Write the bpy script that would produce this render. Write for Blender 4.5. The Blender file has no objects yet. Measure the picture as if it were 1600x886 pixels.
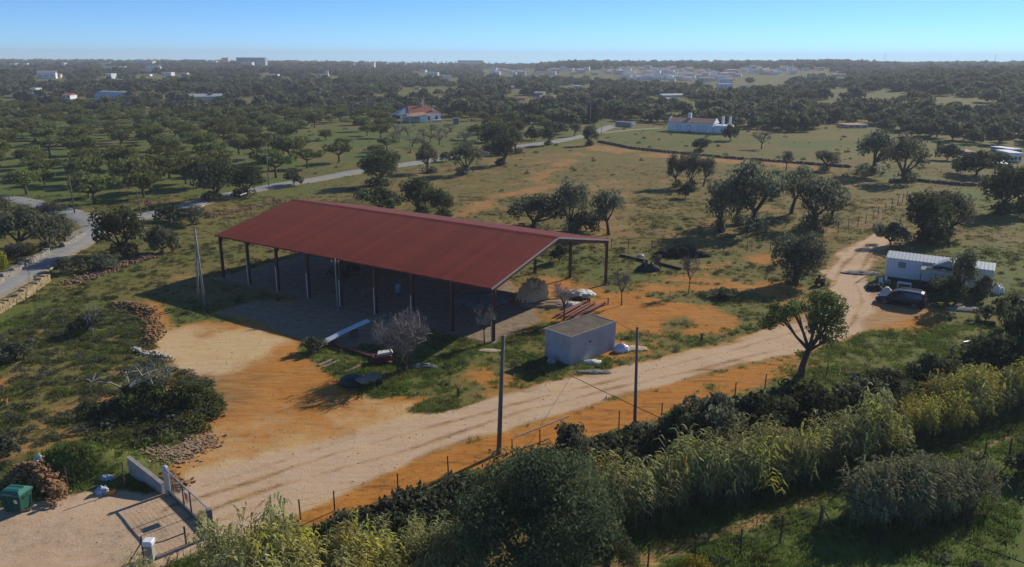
import bpy, math, random
import numpy as np
from mathutils import Vector
R = math.radians
rng = np.random.default_rng(7)
random.seed(7)
sc = bpy.context.scene
col = sc.collection

# ------------------------------------------------------------------ camera, sky, sun, exposure
F, PITCH, ROLL, CAMH = 1220.0, 0.2798, 0.0045, 25.75          # focal length in pixels of a 1600 wide frame
cd = bpy.data.cameras.new('camera'); cam = bpy.data.objects.new('camera', cd); col.objects.link(cam)
cd.sensor_width = 36; cd.lens = 36 * F / 1600; cd.clip_end = 9000; cd.clip_start = .5
cp, sp = math.cos(PITCH), math.sin(PITCH)
fwd = np.array([0, cp, -sp]); rt = np.array([1., 0, 0]); upv = np.cross(rt, fwd)
cr = math.cos(ROLL) * rt + math.sin(ROLL) * upv; cu = -math.sin(ROLL) * rt + math.cos(ROLL) * upv
from mathutils import Matrix
cam.matrix_world = Matrix(((cr[0], cu[0], -fwd[0], 0), (cr[1], cu[1], -fwd[1], 0), (cr[2], cu[2], -fwd[2], CAMH), (0, 0, 0, 1)))
sc.camera = cam
SUN_EL, SUN_AZ = R(28.5), R(46.5)                              # azimuth clockwise from +Y
sdir = Vector((math.sin(SUN_AZ) * math.cos(SUN_EL), math.cos(SUN_AZ) * math.cos(SUN_EL), math.sin(SUN_EL)))
sl = bpy.data.lights.new('sun', 'SUN'); sl.energy = 4.2; sl.angle = R(.5); sl.color = (1, .925, .80)
so = bpy.data.objects.new('sun', sl); col.objects.link(so); so.rotation_euler = (-sdir).to_track_quat('-Z', 'Y').to_euler()
so.location = (60, 60, 80)
w = bpy.data.worlds.new('World'); sc.world = w; w.use_nodes = True
wn = w.node_tree; wn.nodes.clear()
sky = wn.nodes.new('ShaderNodeTexSky'); sky.sky_type = 'NISHITA'; sky.sun_disc = False
sky.sun_elevation = SUN_EL; sky.sun_rotation = SUN_AZ; sky.air_density = .45; sky.dust_density = 0; sky.ozone_density = 6; sky.altitude = 50
bg = wn.nodes.new('ShaderNodeBackground'); bg.inputs[1].default_value = .15
tn = wn.nodes.new('ShaderNodeMix'); tn.data_type = 'RGBA'; tn.blend_type = 'MULTIPLY'; tn.inputs[0].default_value = 1; tn.inputs[7].default_value = (.67, .83, .87, 1)
wo = wn.nodes.new('ShaderNodeOutputWorld'); wn.links.new(sky.outputs[0], tn.inputs[6]); wn.links.new(tn.outputs[2], bg.inputs[0]); wn.links.new(bg.outputs[0], wo.inputs[0])
vs = sc.view_settings; vs.view_transform = 'Standard'; vs.look = 'None'; vs.gamma = 1; vs.exposure = .16
sc.display_settings.display_device = 'sRGB'
sc.render.engine = 'CYCLES'
try:
    sc.cycles.max_bounces = 5; sc.cycles.diffuse_bounces = 2; sc.cycles.glossy_bounces = 2; sc.cycles.transmission_bounces = 3
    sc.cycles.volume_bounces = 0; sc.cycles.transparent_max_bounces = 4
    sc.cycles.use_adaptive_sampling = True; sc.cycles.use_denoising = True
except Exception: pass

# ------------------------------------------------------------------ small maths
def ss(a, b, x):
    t = np.clip((np.asarray(x, float) - a) / (b - a), 0, 1); return t * t * (3 - 2 * t)
def _h(ix, iy, s):
    n = (ix * 374761393 + iy * 668265263 + s * 974711) & 0xffffffff
    n = ((n ^ (n >> 13)) * 1274126177) & 0xffffffff
    return ((n ^ (n >> 16)) & 0xffff) / 65535.0
def vn(x, y, s=0):
    x = np.asarray(x, float); y = np.asarray(y, float)
    ix = np.floor(x).astype(np.int64); iy = np.floor(y).astype(np.int64); fx = x - ix; fy = y - iy
    fx = fx * fx * (3 - 2 * fx); fy = fy * fy * (3 - 2 * fy)
    return (_h(ix, iy, s) * (1 - fx) + _h(ix + 1, iy, s) * fx) * (1 - fy) + (_h(ix, iy + 1, s) * (1 - fx) + _h(ix + 1, iy + 1, s) * fx) * fy
def fbm(x, y, s=0, o=4):
    a = 0; k = .5; t = 0
    for i in range(o):
        a = a + k * vn(x, y, s + i); t += k; x = x * 2.03 + 11.3; y = y * 2.03 + 5.7; k *= .5
    return a / t
FA, FB = np.array([-9.0, 41.3]), np.array([20.3, 57.6])        # line of the fence beside the track
FD = (FB - FA) / np.linalg.norm(FB - FA); FN = np.array([FD[1], -FD[0]])
def hgt(x, y):
    x = np.asarray(x, float); y = np.asarray(y, float)
    d = (x - FA[0]) * FN[0] + (y - FA[1]) * FN[1]
    h = -1.7 * ss(.8, 7, d) * ss(-15, -7, x)
    a = x / np.maximum(y, 20)
    h = h + 13 * ss(.22, .62, a) * ss(290, 720, y)             # hill on the right
    h = h + 6 * ss(.02, -.3, a) * ss(380, 950, y)             # rise on the left
    h = h + 4 * ss(900, 2100, y) + 11 * ss(.0, .08, a) * ss(.50, .36, a) * ss(850, 1500, y)   # the town's slope
    far = ss(250, 600, y)
    h = h + far * 3.2 * (fbm(x / 170, y / 170, 3, 3) - .5) * 2 * ss(.9, .2, ss(1800, 2600, y))
    h = h + (1 - far) * .5 * (fbm(x / 22, y / 22, 9, 3) - .5) * ss(90, 130, y)
    h = h + .10 * (fbm(x / 3.1, y / 3.1, 21, 3) - .5) * ss(25, 40, y) * (1 - far)
    m = np.exp(-(((x + 28.0) / 3.2) ** 2 + ((y - 45.5) / 1.6) ** 2))  # earth bank by the bin
    return h + 1.7 * m - 30 * ss(2700, 3600, y)
TT = np.concatenate([20 * 1.004 ** np.arange(0, 1300)])
C0 = np.array([0, 0, CAMH])
def ray(px, py):
    d = fwd + cr * (px - 800) / F - cu * (py - 443) / F
    return d
def G(px, py):
    d = ray(px, py); p = C0[:, None] + d[:, None] * TT
    f = p[2] - hgt(p[0], p[1]); i = np.argmax(f < 0)
    if f[i] >= 0: i = len(TT) - 1
    a, b = TT[i - 1], TT[i]
    for _ in range(30):
        m = (a + b) / 2; q = C0 + d * m
        if q[2] - hgt(q[0], q[1]) < 0: b = m
        else: a = m
    q = C0 + d * a
    return Vector((q[0], q[1], float(hgt(q[0], q[1]))))
def GZ(px, py, z):
    d = ray(px, py); t = (z - CAMH) / d[2]; q = C0 + d * t
    return Vector(q)
def proj(p):
    v = np.array(p) - C0; z = v @ fwd
    return 800 + F * (v @ cr) / z, 443 - F * (v @ cu) / z, z
def mpp(p): return proj(p)[2] / F                              # metres per photo pixel there
def zat(p, ytop):                                              # height above p that reaches picture row ytop
    a, b = 0., 60.
    for _ in range(40):
        m = (a + b) / 2
        if proj((p[0], p[1], p[2] + m))[1] > ytop: a = m
        else: b = m
    return a
def hz(x, y): return float(hgt(x, y))

# ------------------------------------------------------------------ materials
def newmat(name):
    m = bpy.data.materials.new(name); m.use_nodes = True
    nt = m.node_tree; nt.nodes.clear()
    return m, nt, nt.nodes.new, nt.links.new
MATS = {}
def pm(name, c, rough=.8, var=.25, scale=1.5, bump=.15, metal=0, spec=.4, c2=None):
    if name in MATS: return MATS[name]
    m, nt, N, L = newmat(name)
    o = N('ShaderNodeOutputMaterial'); b = N('ShaderNodeBsdfPrincipled'); L(b.outputs[0], o.inputs[0])
    tc = N('ShaderNodeTexCoord'); n = N('ShaderNodeTexNoise'); n.inputs['Scale'].default_value = scale; n.inputs['Detail'].default_value = 8; n.inputs['Roughness'].default_value = .65
    L(tc.outputs['Object'], n.inputs['Vector'])
    r = N('ShaderNodeValToRGB'); r.color_ramp.elements[0].position = .3; r.color_ramp.elements[1].position = .72
    lo = [x * (1 - var) for x in c] if c2 is None else c2
    hi = [min(1, x * (1 + var * .6)) for x in c] if c2 is None else c
    r.color_ramp.elements[0].color = (*lo, 1); r.color_ramp.elements[1].color = (*hi, 1)
    L(n.outputs[0], r.inputs[0]); L(r.outputs[0], b.inputs['Base Color'])
    b.inputs['Roughness'].default_value = rough; b.inputs['Metallic'].default_value = metal
    b.inputs['Specular IOR Level'].default_value = spec
    if bump:
        n2 = N('ShaderNodeTexNoise'); n2.inputs['Scale'].default_value = scale * 9; n2.inputs['Detail'].default_value = 4
        L(tc.outputs['Object'], n2.inputs['Vector'])
        bp = N('ShaderNodeBump'); bp.inputs['Strength'].default_value = bump; bp.inputs['Distance'].default_value = .03
        L(n2.outputs[0], bp.inputs['Height']); L(bp.outputs[0], b.inputs['Normal'])
    MATS[name] = m; return m
def vary(m, lo=.86, hi=1.14):
    nt = m.node_tree; b = next(n for n in nt.nodes if n.type == 'BSDF_PRINCIPLED'); l = b.inputs['Base Color'].links[0]; src = l.from_socket
    oi = nt.nodes.new('ShaderNodeObjectInfo'); mr = nt.nodes.new('ShaderNodeMapRange'); mr.inputs[3].default_value = lo; mr.inputs[4].default_value = hi; nt.links.new(oi.outputs['Random'], mr.inputs[0])
    h = nt.nodes.new('ShaderNodeHueSaturation'); nt.links.new(src, h.inputs['Color']); nt.links.new(mr.outputs[0], h.inputs['Value']); nt.links.new(h.outputs[0], b.inputs['Base Color']); return m
def leafmat(name, a, b_, trans=.3, clump=.5):
    m, nt, N, L = newmat(name)
    o = N('ShaderNodeOutputMaterial'); g = N('ShaderNodeNewGeometry'); oi = N('ShaderNodeObjectInfo'); tc = N('ShaderNodeTexCoord')
    mx = N('ShaderNodeMix'); mx.data_type = 'RGBA'; mx.inputs[6].default_value = (*a, 1); mx.inputs[7].default_value = (*b_, 1)
    L(g.outputs['Random Per Island'], mx.inputs[0])
    n = N('ShaderNodeTexNoise'); n.inputs['Scale'].default_value = .9; n.inputs['Detail'].default_value = 3; L(tc.outputs['Object'], n.inputs['Vector'])
    mr = N('ShaderNodeMapRange'); mr.inputs[1].default_value = .3; mr.inputs[2].default_value = .7; mr.inputs[3].default_value = 1 - clump; mr.inputs[4].default_value = 1 + clump * .6
    L(n.outputs[0], mr.inputs[0])
    hv = N('ShaderNodeHueSaturation'); L(mx.outputs[2], hv.inputs['Color']); L(mr.outputs[0], hv.inputs['Value'])
    h2 = N('ShaderNodeHueSaturation'); L(hv.outputs[0], h2.inputs['Color'])
    m2 = N('ShaderNodeMapRange'); m2.inputs[3].default_value = .475; m2.inputs[4].default_value = .525; L(oi.outputs['Random'], m2.inputs[0]); L(m2.outputs[0], h2.inputs['Hue'])
    m3 = N('ShaderNodeMapRange'); m3.inputs[3].default_value = .75; m3.inputs[4].default_value = 1.3; L(oi.outputs['Random'], m3.inputs[0]); L(m3.outputs[0], h2.inputs['Value'])
    d = N('ShaderNodeBsdfDiffuse'); t = N('ShaderNodeBsdfTranslucent'); L(h2.outputs[0], d.inputs[0]); L(h2.outputs[0], t.inputs[0])
    ms = N('ShaderNodeMixShader'); ms.inputs[0].default_value = trans; L(d.outputs[0], ms.inputs[1]); L(t.outputs[0], ms.inputs[2])
    L(ms.outputs[0], o.inputs[0])
    MATS[name] = m; return m
leafmat('olive_leaf', (.125, .135, .078), (.24, .245, .155), .45)
leafmat('orchard_leaf', (.125, .142, .042), (.235, .24, .080), .45)
leafmat('dark_leaf', (.066, .084, .040), (.145, .16, .078), .45)
leafmat('wood_leaf', (.090, .105, .050), (.20, .205, .105), .45, .5)
leafmat('cypress_leaf', (.028, .040, .02), (.05, .065, .03), .15)
leafmat('reed_leaf', (.30, .295, .10), (.58, .55, .25), .45, .3)
leafmat('yellow_leaf', (.30, .25, .03), (.42, .36, .05), .4, .3)
leafmat('fig_leaf', (.06, .09, .03), (.12, .16, .05), .35)
leafmat('grass_blade', (.105, .115, .03), (.20, .20, .065), .4, .3)
leafmat('lush_blade', (.11, .165, .03), (.21, .28, .065), .45, .3)
leafmat('dry_blade', (.22, .18, .08), (.36, .29, .15), .4, .3)
leafmat('twig', (.20, .17, .15), (.36, .31, .28), .05, .2)
leafmat('pale_twig', (.22, .20, .17), (.33, .30, .26), .0, .2)
leafmat('tarp_film', (.66, .53, .37), (.78, .65, .48), .5, .15)
BARK = pm('bark', (.10, .075, .055), .95, .4, 6, .6)

# ------------------------------------------------------------------ scene helpers
def tag(o, label=None, cat=None, group=None, kind=None):
    if label: o['label'] = label
    if cat: o['category'] = cat
    if group: o['group'] = group
    if kind: o['kind'] = kind
    return o
def thing(name, label, cat, loc=(0, 0, 0), rz=0, group=None):
    o = bpy.data.objects.new(name, None); col.objects.link(o); o.location = loc; o.rotation_euler = (0, 0, rz); o.empty_display_size = .3
    return tag(o, label, cat, group)
def link(name, me, parent=None, loc=None, rot=None):
    o = bpy.data.objects.new(name, me); col.objects.link(o)
    if parent is not None: o.parent = parent
    if loc is not None: o.location = loc
    if rot is not None: o.rotation_euler = rot
    return o
def npmesh(name, V, Fc, mats, smooth=False, mi=None):
    V = np.asarray(V, np.float32); Fc = np.asarray(Fc, np.int32)
    me = bpy.data.meshes.new(name); me.vertices.add(len(V)); me.vertices.foreach_set('co', V.ravel())
    k = Fc.shape[1]; me.loops.add(Fc.size); me.loops.foreach_set('vertex_index', Fc.ravel()); me.polygons.add(len(Fc))
    me.polygons.foreach_set('loop_start', np.arange(0, Fc.size, k, dtype=np.int32))
    try: me.polygons.foreach_set('loop_total', np.full(len(Fc), k, np.int32))
    except Exception: pass
    if mi is not None: me.polygons.foreach_set('material_index', np.asarray(mi, np.int32))
    if smooth: me.polygons.foreach_set('use_smooth', np.ones(len(Fc), bool))
    for m in (mats if isinstance(mats, (list, tuple)) else [mats]): me.materials.append(m)
    me.update(); me.validate(); return me
class MB:
    def __init__(s): s.v = []; s.f = []; s.m = []; s.cur = 0
    def add(s, vs_, fs):
        b = len(s.v); s.v += [tuple(v) for v in vs_]; s.f += [tuple(i + b for i in f) for f in fs]; s.m += [s.cur] * len(fs); return s
    def box(s, x0, y0, z0, x1, y1, z1):
        return s.add([(x0, y0, z0), (x1, y0, z0), (x1, y1, z0), (x0, y1, z0), (x0, y0, z1), (x1, y0, z1), (x1, y1, z1), (x0, y1, z1)],
                     [(0, 3, 2, 1), (4, 5, 6, 7), (0, 1, 5, 4), (1, 2, 6, 5), (2, 3, 7, 6), (3, 0, 4, 7)])
    def bev(s, x0, y0, z0, x1, y1, z1, b=.02):                 # box with chamfered upright edges and rim
        def ring(z, k): return [(x0 + b + k, y0 + k, z), (x1 - b - k, y0 + k, z), (x1 - k, y0 + b + k, z), (x1 - k, y1 - b - k, z), (x1 - b - k, y1 - k, z), (x0 + b + k, y1 - k, z), (x0 + k, y1 - b - k, z), (x0 + k, y0 + b + k, z)]
        V = ring(z0, b * .7) + ring(z0 + b, 0) + ring(z1 - b, 0) + ring(z1, b * .7)
        Fs = [tuple(range(7, -1, -1)), tuple(range(24, 32))]
        for k in range(3):
            for i in range(8): Fs.append((k * 8 + i, k * 8 + (i + 1) % 8, k * 8 + 8 + (i + 1) % 8, k * 8 + 8 + i))
        return s.add(V, Fs)
    def bar(s, p, q, w=.1, h=None, up=(0, 0, 1)):
        h = w if h is None else h
        p = Vector(p); q = Vector(q); d = (q - p).normalized(); u = Vector(up)
        if abs(d.dot(u)) > .98: u = Vector((1, 0, 0))
        a = d.cross(u).normalized(); b = a.cross(d).normalized(); a = a * w / 2; b = b * h / 2
        return s.add([p - a - b, p + a - b, p + a + b, p - a + b, q - a - b, q + a - b, q + a + b, q - a + b],
                     [(0, 1, 2, 3), (7, 6, 5, 4), (0, 4, 5, 1), (1, 5, 6, 2), (2, 6, 7, 3), (3, 7, 4, 0)])
    def tube(s, pts, rad, n=6, cap=True):
        pts = [Vector(p) for p in pts]; rad = rad if isinstance(rad, (list, tuple)) else [rad] * len(pts)
        V = []; Fs = []
        for i, p in enumerate(pts):
            d = (pts[min(i + 1, len(pts) - 1)] - pts[max(i - 1, 0)]).normalized()
            u = Vector((0, 0, 1)) if abs(d.z) < .9 else Vector((1, 0, 0))
            a = d.cross(u).normalized(); b = a.cross(d)
            for k in range(n):
                t = 2 * math.pi * k / n; V.append(p + (a * math.cos(t) + b * math.sin(t)) * rad[i])
        for i in range(len(pts) - 1):
            for k in range(n): Fs.append((i * n + k, i * n + (k + 1) % n, i * n + n + (k + 1) % n, i * n + n + k))
        if cap: Fs += [tuple(range(n - 1, -1, -1)), tuple(range(len(pts) * n - n, len(pts) * n))]
        return s.add(V, Fs)
    def lathe(s, prof, n=16, c=(0, 0, 0), axis='z'):
        V = []; Fs = []
        for r_, z in prof:
            for k in range(n):
                t = 2 * math.pi * k / n; x, y = r_ * math.cos(t), r_ * math.sin(t)
                V.append((c[0] + x, c[1] + y, c[2] + z) if axis == 'z' else (c[0] + x, c[1] + z, c[2] + y))
        m = len(prof)
        for i in range(m - 1):
            for k in range(n): Fs.append((i * n + k, i * n + (k + 1) % n, i * n + n + (k + 1) % n, i * n + n + k))
        Fs += [tuple(range(n - 1, -1, -1)), tuple(range(m * n - n, m * n))]
        return s.add(V, Fs)
    def mesh(s, name, mats, smooth=False):
        me = bpy.data.meshes.new(name); me.from_pydata([tuple(v) for v in s.v], [], s.f)
        for m in (mats if isinstance(mats, (list, tuple)) else [mats]): me.materials.append(m)
        for p, k in zip(me.polygons, s.m): p.material_index = k; p.use_smooth = smooth
        me.update(); return me
    def build(s, name, mats, parent=None, loc=None, smooth=False, rz=None):
        return link(name, s.mesh(name, mats, smooth), parent, loc, None if rz is None else (0, 0, rz))

# ------------------------------------------------------------------ zones of the ground, as world polygons
def poly(pts): return np.array([(p.x, p.y) for p in (G(*q) for q in pts)])
def sdf(P, x, y):                                              # signed distance, positive inside
    x = np.asarray(x, float); y = np.asarray(y, float)
    d = np.full(x.shape, 1e9); ins = np.zeros(x.shape, bool)
    n = len(P)
    for i in range(n):
        a, b = P[i], P[(i + 1) % n]; e = b - a
        t = np.clip(((x - a[0]) * e[0] + (y - a[1]) * e[1]) / max(1e-9, e @ e), 0, 1)
        d = np.minimum(d, (x - a[0] - e[0] * t) ** 2 + (y - a[1] - e[1] * t) ** 2)
        c = ((a[1] > y) != (b[1] > y))
        with np.errstate(divide='ignore', invalid='ignore'):
            xx = (b[0] - a[0]) * (y - a[1]) / (b[1] - a[1] if b[1] != a[1] else 1e-9) + a[0]
        ins ^= c & (x < xx)
    d = np.sqrt(d); return np.where(ins, d, -d)
Z = {}
Z['track'] = poly([(0, 800), (60, 785), (95, 772), (200, 768), (262, 772), (300, 745), (420, 712), (520, 690), (640, 655), (790, 612), (930, 583), (1040, 558), (1150, 533), (1240, 500), (1300, 470), (1300, 440), (1285, 425), (1310, 395), (1375, 362), (1410, 352), (1400, 372), (1372, 400), (1350, 430), (1362, 470), (1350, 510), (1310, 530), (1240, 552), (1130, 578), (1000, 610), (880, 645), (760, 680), (640, 720), (530, 775), (450, 805), (400, 835), (330, 850), (200, 905), (-60, 905)])
Z['yard'] = poly([(232, 548), (280, 520), (390, 503), (470, 530), (490, 560), (560, 600), (640, 625), (720, 625), (790, 612), (640, 655), (520, 690), (420, 712), (300, 745), (272, 735), (300, 690), (345, 640), (345, 600), (290, 575)])
Z['yardpale'] = poly([(232, 545), (300, 512), (395, 505), (440, 530), (400, 560), (330, 600), (285, 578)])
Z['lip'] = poly([(455, 812), (560, 752), (700, 700), (860, 655), (1000, 615), (1120, 583), (1250, 553), (1430, 495), (1480, 500), (1400, 545), (1290, 570), (1190, 603), (1040, 650), (900, 690), (700, 745), (570, 800), (480, 830)])
Z['orange'] = poly([(960, 455), (1010, 430), (1130, 405), (1200, 395), (1240, 430), (1290, 470), (1290, 495), (1200, 530), (1050, 560), (965, 575), (900, 590), (800, 605), (740, 630), (620, 640), (700, 590), (790, 540), (850, 497), (870, 475), (800, 458), (840, 428), (900, 435)])
Z['spoil'] = poly([(225, 470), (255, 475), (270, 510), (330, 500), (400, 505), (300, 560), (240, 555), (250, 520), (215, 490)])
Z['leftfield'] = poly([(-80, 520), (90, 465), (215, 455), (335, 490), (260, 560), (335, 600), (320, 660), (200, 710), (-80, 720)])
Z['slab'] = None
Z['apron'] = poly([(-80, 790), (0, 815), (100, 800), (180, 812), (260, 800), (330, 840), (250, 900), (-80, 980)])
Z['orchard'] = poly([(-200, 345), (0, 305), (130, 325), (250, 320), (420, 288), (560, 262), (640, 245), (740, 235), (830, 215), (900, 200), (760, 185), (560, 178), (330, 185), (-200, 160)])
Z['field'] = poly([(450, 318), (560, 285), (660, 265), (760, 250), (930, 222), (1330, 262), (1400, 300), (1380, 340), (1290, 385), (1000, 392), (960, 400), (800, 340)])
Z['field2'] = poly([(930, 218), (950, 195), (1040, 195), (1200, 205), (1420, 215), (1600, 235), (1600, 330), (1420, 300), (1330, 258)])
Z['mead'] = poly([(480, 1000), (960, 905), (985, 850), (1100, 790), (1320, 710), (1480, 690), (1600, 640), (1750, 600), (1900, 1000)])
Z['path'] = poly([(880, 915), (940, 880), (1030, 850), (1150, 812), (1310, 762), (1310, 776), (1170, 832), (1050, 874), (990, 915)])
Z['path2'] = poly([(1500, 706), (1560, 680), (1640, 655), (1640, 668), (1570, 695), (1510, 722)])
Z['trail'] = poly([(690, 345), (720, 325), (770, 305), (850, 290), (820, 280), (900, 238), (930, 228), (1010, 236), (1330, 262), (1330, 268), (1010, 246), (935, 236), (850, 280), (880, 292), (800, 308), (740, 335), (700, 360)])
Z['parking'] = poly([(1310, 470), (1345, 440), (1400, 460), (1470, 485), (1440, 520), (1340, 545), (1280, 545)])
Z['islet'] = poly([(645, 640), (680, 615), (730, 612), (765, 622), (720, 636), (670, 645)])
Z['nest'] = poly([(465, 545), (500, 530), (560, 545), (640, 560), (700, 560), (770, 535), (700, 590), (650, 612), (590, 620), (540, 612), (500, 575)])
OS = np.array([-35.215, 91.227]); TH = -.5776; SW, SLn, SHC, SHR = 23.9, 40.0, 5.3, 7.79
sa = np.array([math.cos(TH), math.sin(TH)]); sb = np.array([-sa[1], sa[0]])
def S(s, t, z=0): q = OS + sa * s + sb * t; return Vector((q[0], q[1], z))
Z['slab'] = np.array([S(-.8, -.6)[:2], S(40.2, -.6)[:2], S(40.2, 8)[:2], S(36, 13)[:2], S(30, 18)[:2], S(26, 24.2)[:2], S(-.8, 24.2)[:2]])
Z['grey'] = poly([(330, 490), (400, 470), (520, 470), (660, 500), (640, 530), (520, 545), (470, 530), (390, 503)])

# ------------------------------------------------------------------ ground sheet
def axis(lo, mid0, mid1, hi, st, g):
    a = list(np.arange(mid0, mid1, st)); d = st; v = mid1
    while v < hi: a.append(v); d *= g; v += d
    d = st * g; v = mid0 - d
    while v > lo: a.insert(0, v); d *= g; v -= d
    return np.array(a)
gx = axis(-2600, -52, 52, 2600, .42, 1.035); gy = axis(-60, 30, 105, 4200, .42, 1.02)
X, Y = np.meshgrid(gx, gy); Hh = hgt(X, Y)
TL = np.array([(p.x, p.y) for p in (G(*q) for q in [(280, 800), (400, 760), (520, 722), (640, 688), (800, 640), (960, 600), (1100, 566), (1220, 535), (1310, 505), (1335, 470), (1320, 435), (1350, 395), (1400, 362)])])
def zones(x, y):
    dl = np.full(x.shape, 1e9)
    for a, b in zip(TL[:-1], TL[1:]):
        e = b - a; t = np.clip(((x - a[0]) * e[0] + (y - a[1]) * e[1]) / (e @ e), 0, 1); dl = np.minimum(dl, np.hypot(x - a[0] - e[0] * t, y - a[1] - e[1] * t))
    dl = dl + 1.1 * (fbm(x / 9, y / 9, 15, 2) - .5)
    rut = np.exp(-((dl - .95) / .28) ** 2) * .5 + np.exp(-((dl - 2.3) / .3) ** 2) * .3 * (fbm(x / 6, y / 6, 17, 2) > .45)
    n1 = fbm(x / 4.2, y / 4.2, 31, 4) - .5; n2 = fbm(x / 13, y / 13, 41, 3) - .5; n3 = fbm(x / 1.3, y / 1.3, 51, 3) - .5
    wob = n1 * 3.0 + n3 * .8
    def z(k, soft, wb=1.0): return ss(-soft, soft, sdf(Z[k], x, y) + wob * wb)
    near = 1 - ss(110, 190, y)
    grass = .80 + n2 * .7 + n1 * .5
    ora = .45 + n2 * 1.5
    pale = np.zeros_like(x) + .0; lush = .42 + n2 * .9; grey = np.zeros_like(x)
    lf = z('leftfield', 3); grass = grass + lf * (.10 + n1 * 1.1 + n2 * .8); ora = ora + lf * .35; lush = lush + lf * .1
    o = z('orchard', 6, 1.5); lush = lush + o * (.30 + n2 * .9); grass = grass + o * .12
    f = z('field', 5, 1.5); lush = lush * (1 - f) + f * (.10 + n1 * 1.0 + n2 * .6); grass = grass * (1 - f) + f * (.74 + n1 * 1.0 + n2 * .5); ora = ora * (1 - .5 * f) + f * .22
    f = z('field2', 5); lush = lush * (1 - f) + f * (.4 + n2 * 1.6); grass = np.maximum(grass, f * .85)
    t = z('trail', 2.2, 1.2); grass = grass - .42 * t + n1 * .5 * t; ora = ora * (1 - t) + t * .45; pale = pale + t * .12
    m = z('mead', 2); grass = grass * (1 - m) + m * (.93 + n1 * .6); lush = lush * (1 - m) + m * (.98 + n2 * .4)
    for k in ('path', 'path2'):
        p = z(k, .5, .2); grass = grass * (1 - .55 * p); pale = pale + p * .22; ora = ora * (1 - p) + p * .08
    w_ = z('orange', 3, 1.3); grass = grass * (1 - w_) + w_ * (.47 + n1 * 1.8 + n2 * .9); ora = ora * (1 - w_) + w_ * (.95 + n1); lush = lush * (1 - .4 * w_)
    w_ = z('spoil', 1.2); grass = grass * (1 - w_) + w_ * (.1 + n1); ora = ora * (1 - w_) + w_ * .7; pale = pale + w_ * .35
    w_ = z('yard', 1.4, .8); grass = grass * (1 - w_) + w_ * (n1 * .6); ora = ora * (1 - w_) + w_ * (.84 + n1 * .7 + n2 * .6); pale = pale * (1 - w_) + w_ * (.36 + n1 * .9 - n2 * .8)
    w_ = z('yardpale', 2.5); pale = pale + w_ * (.5 + n1 * .6)
    w_ = z('parking', 2); grass = grass * (1 - w_) + w_ * (.15 + n1 * 1.2); ora = ora * (1 - w_) + w_ * .5; pale = pale * (1 - w_) + w_ * .4
    w_ = z('lip', .8, .45); grass = grass * (1 - w_) + w_ * (.14 + n1 * .9 + .42 * ss(12, 32, x)); ora = ora * (1 - w_) + w_ * 1.05; pale = pale * (1 - w_)
    w_ = z('track', .9, .5); grass = grass * (1 - w_); ora = ora * (1 - w_) + w_ * (.36 + n1 * .8); pale = pale * (1 - w_) + w_ * (.80 + n1 * .7 + n2 * .3 - .9 * rut)
    w_ = z('apron', 1.2); grey = grey + w_ * (.34 + n1 * .5); pale = np.maximum(pale, w_ * (.9 + n1 * .5)); ora = ora * (1 - .6 * w_)
    w_ = z('nest', 1.0, .5); grass = grass * (1 - w_) + w_ * (.9 + n1 * .6); lush = lush * (1 - w_) + w_ * .6
    w_ = z('islet', .5, .3); grass = grass * (1 - w_) + w_ * .9; lush = lush * (1 - w_) + w_ * .3; pale = pale * (1 - w_)
    w_ = np.maximum(z('slab', .5, .15), z('grey', 1.2, .6)); grass = grass * (1 - w_) + w_ * (n1 * .9 - .05); pale = pale * (1 - w_); grey = grey * (1 - w_) + w_ * (.85 + n1 * .5)
    farm = ss(330, 480, y); lush = lush * (1 - farm) + farm * (.45 + n2 * .9); grass = np.maximum(grass, farm * .97)
    return np.clip(np.stack([grass, pale, ora, lush], -1), 0, 1), np.clip(grey, 0, 1)
ZN, ZG = zones(X, Y)
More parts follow.
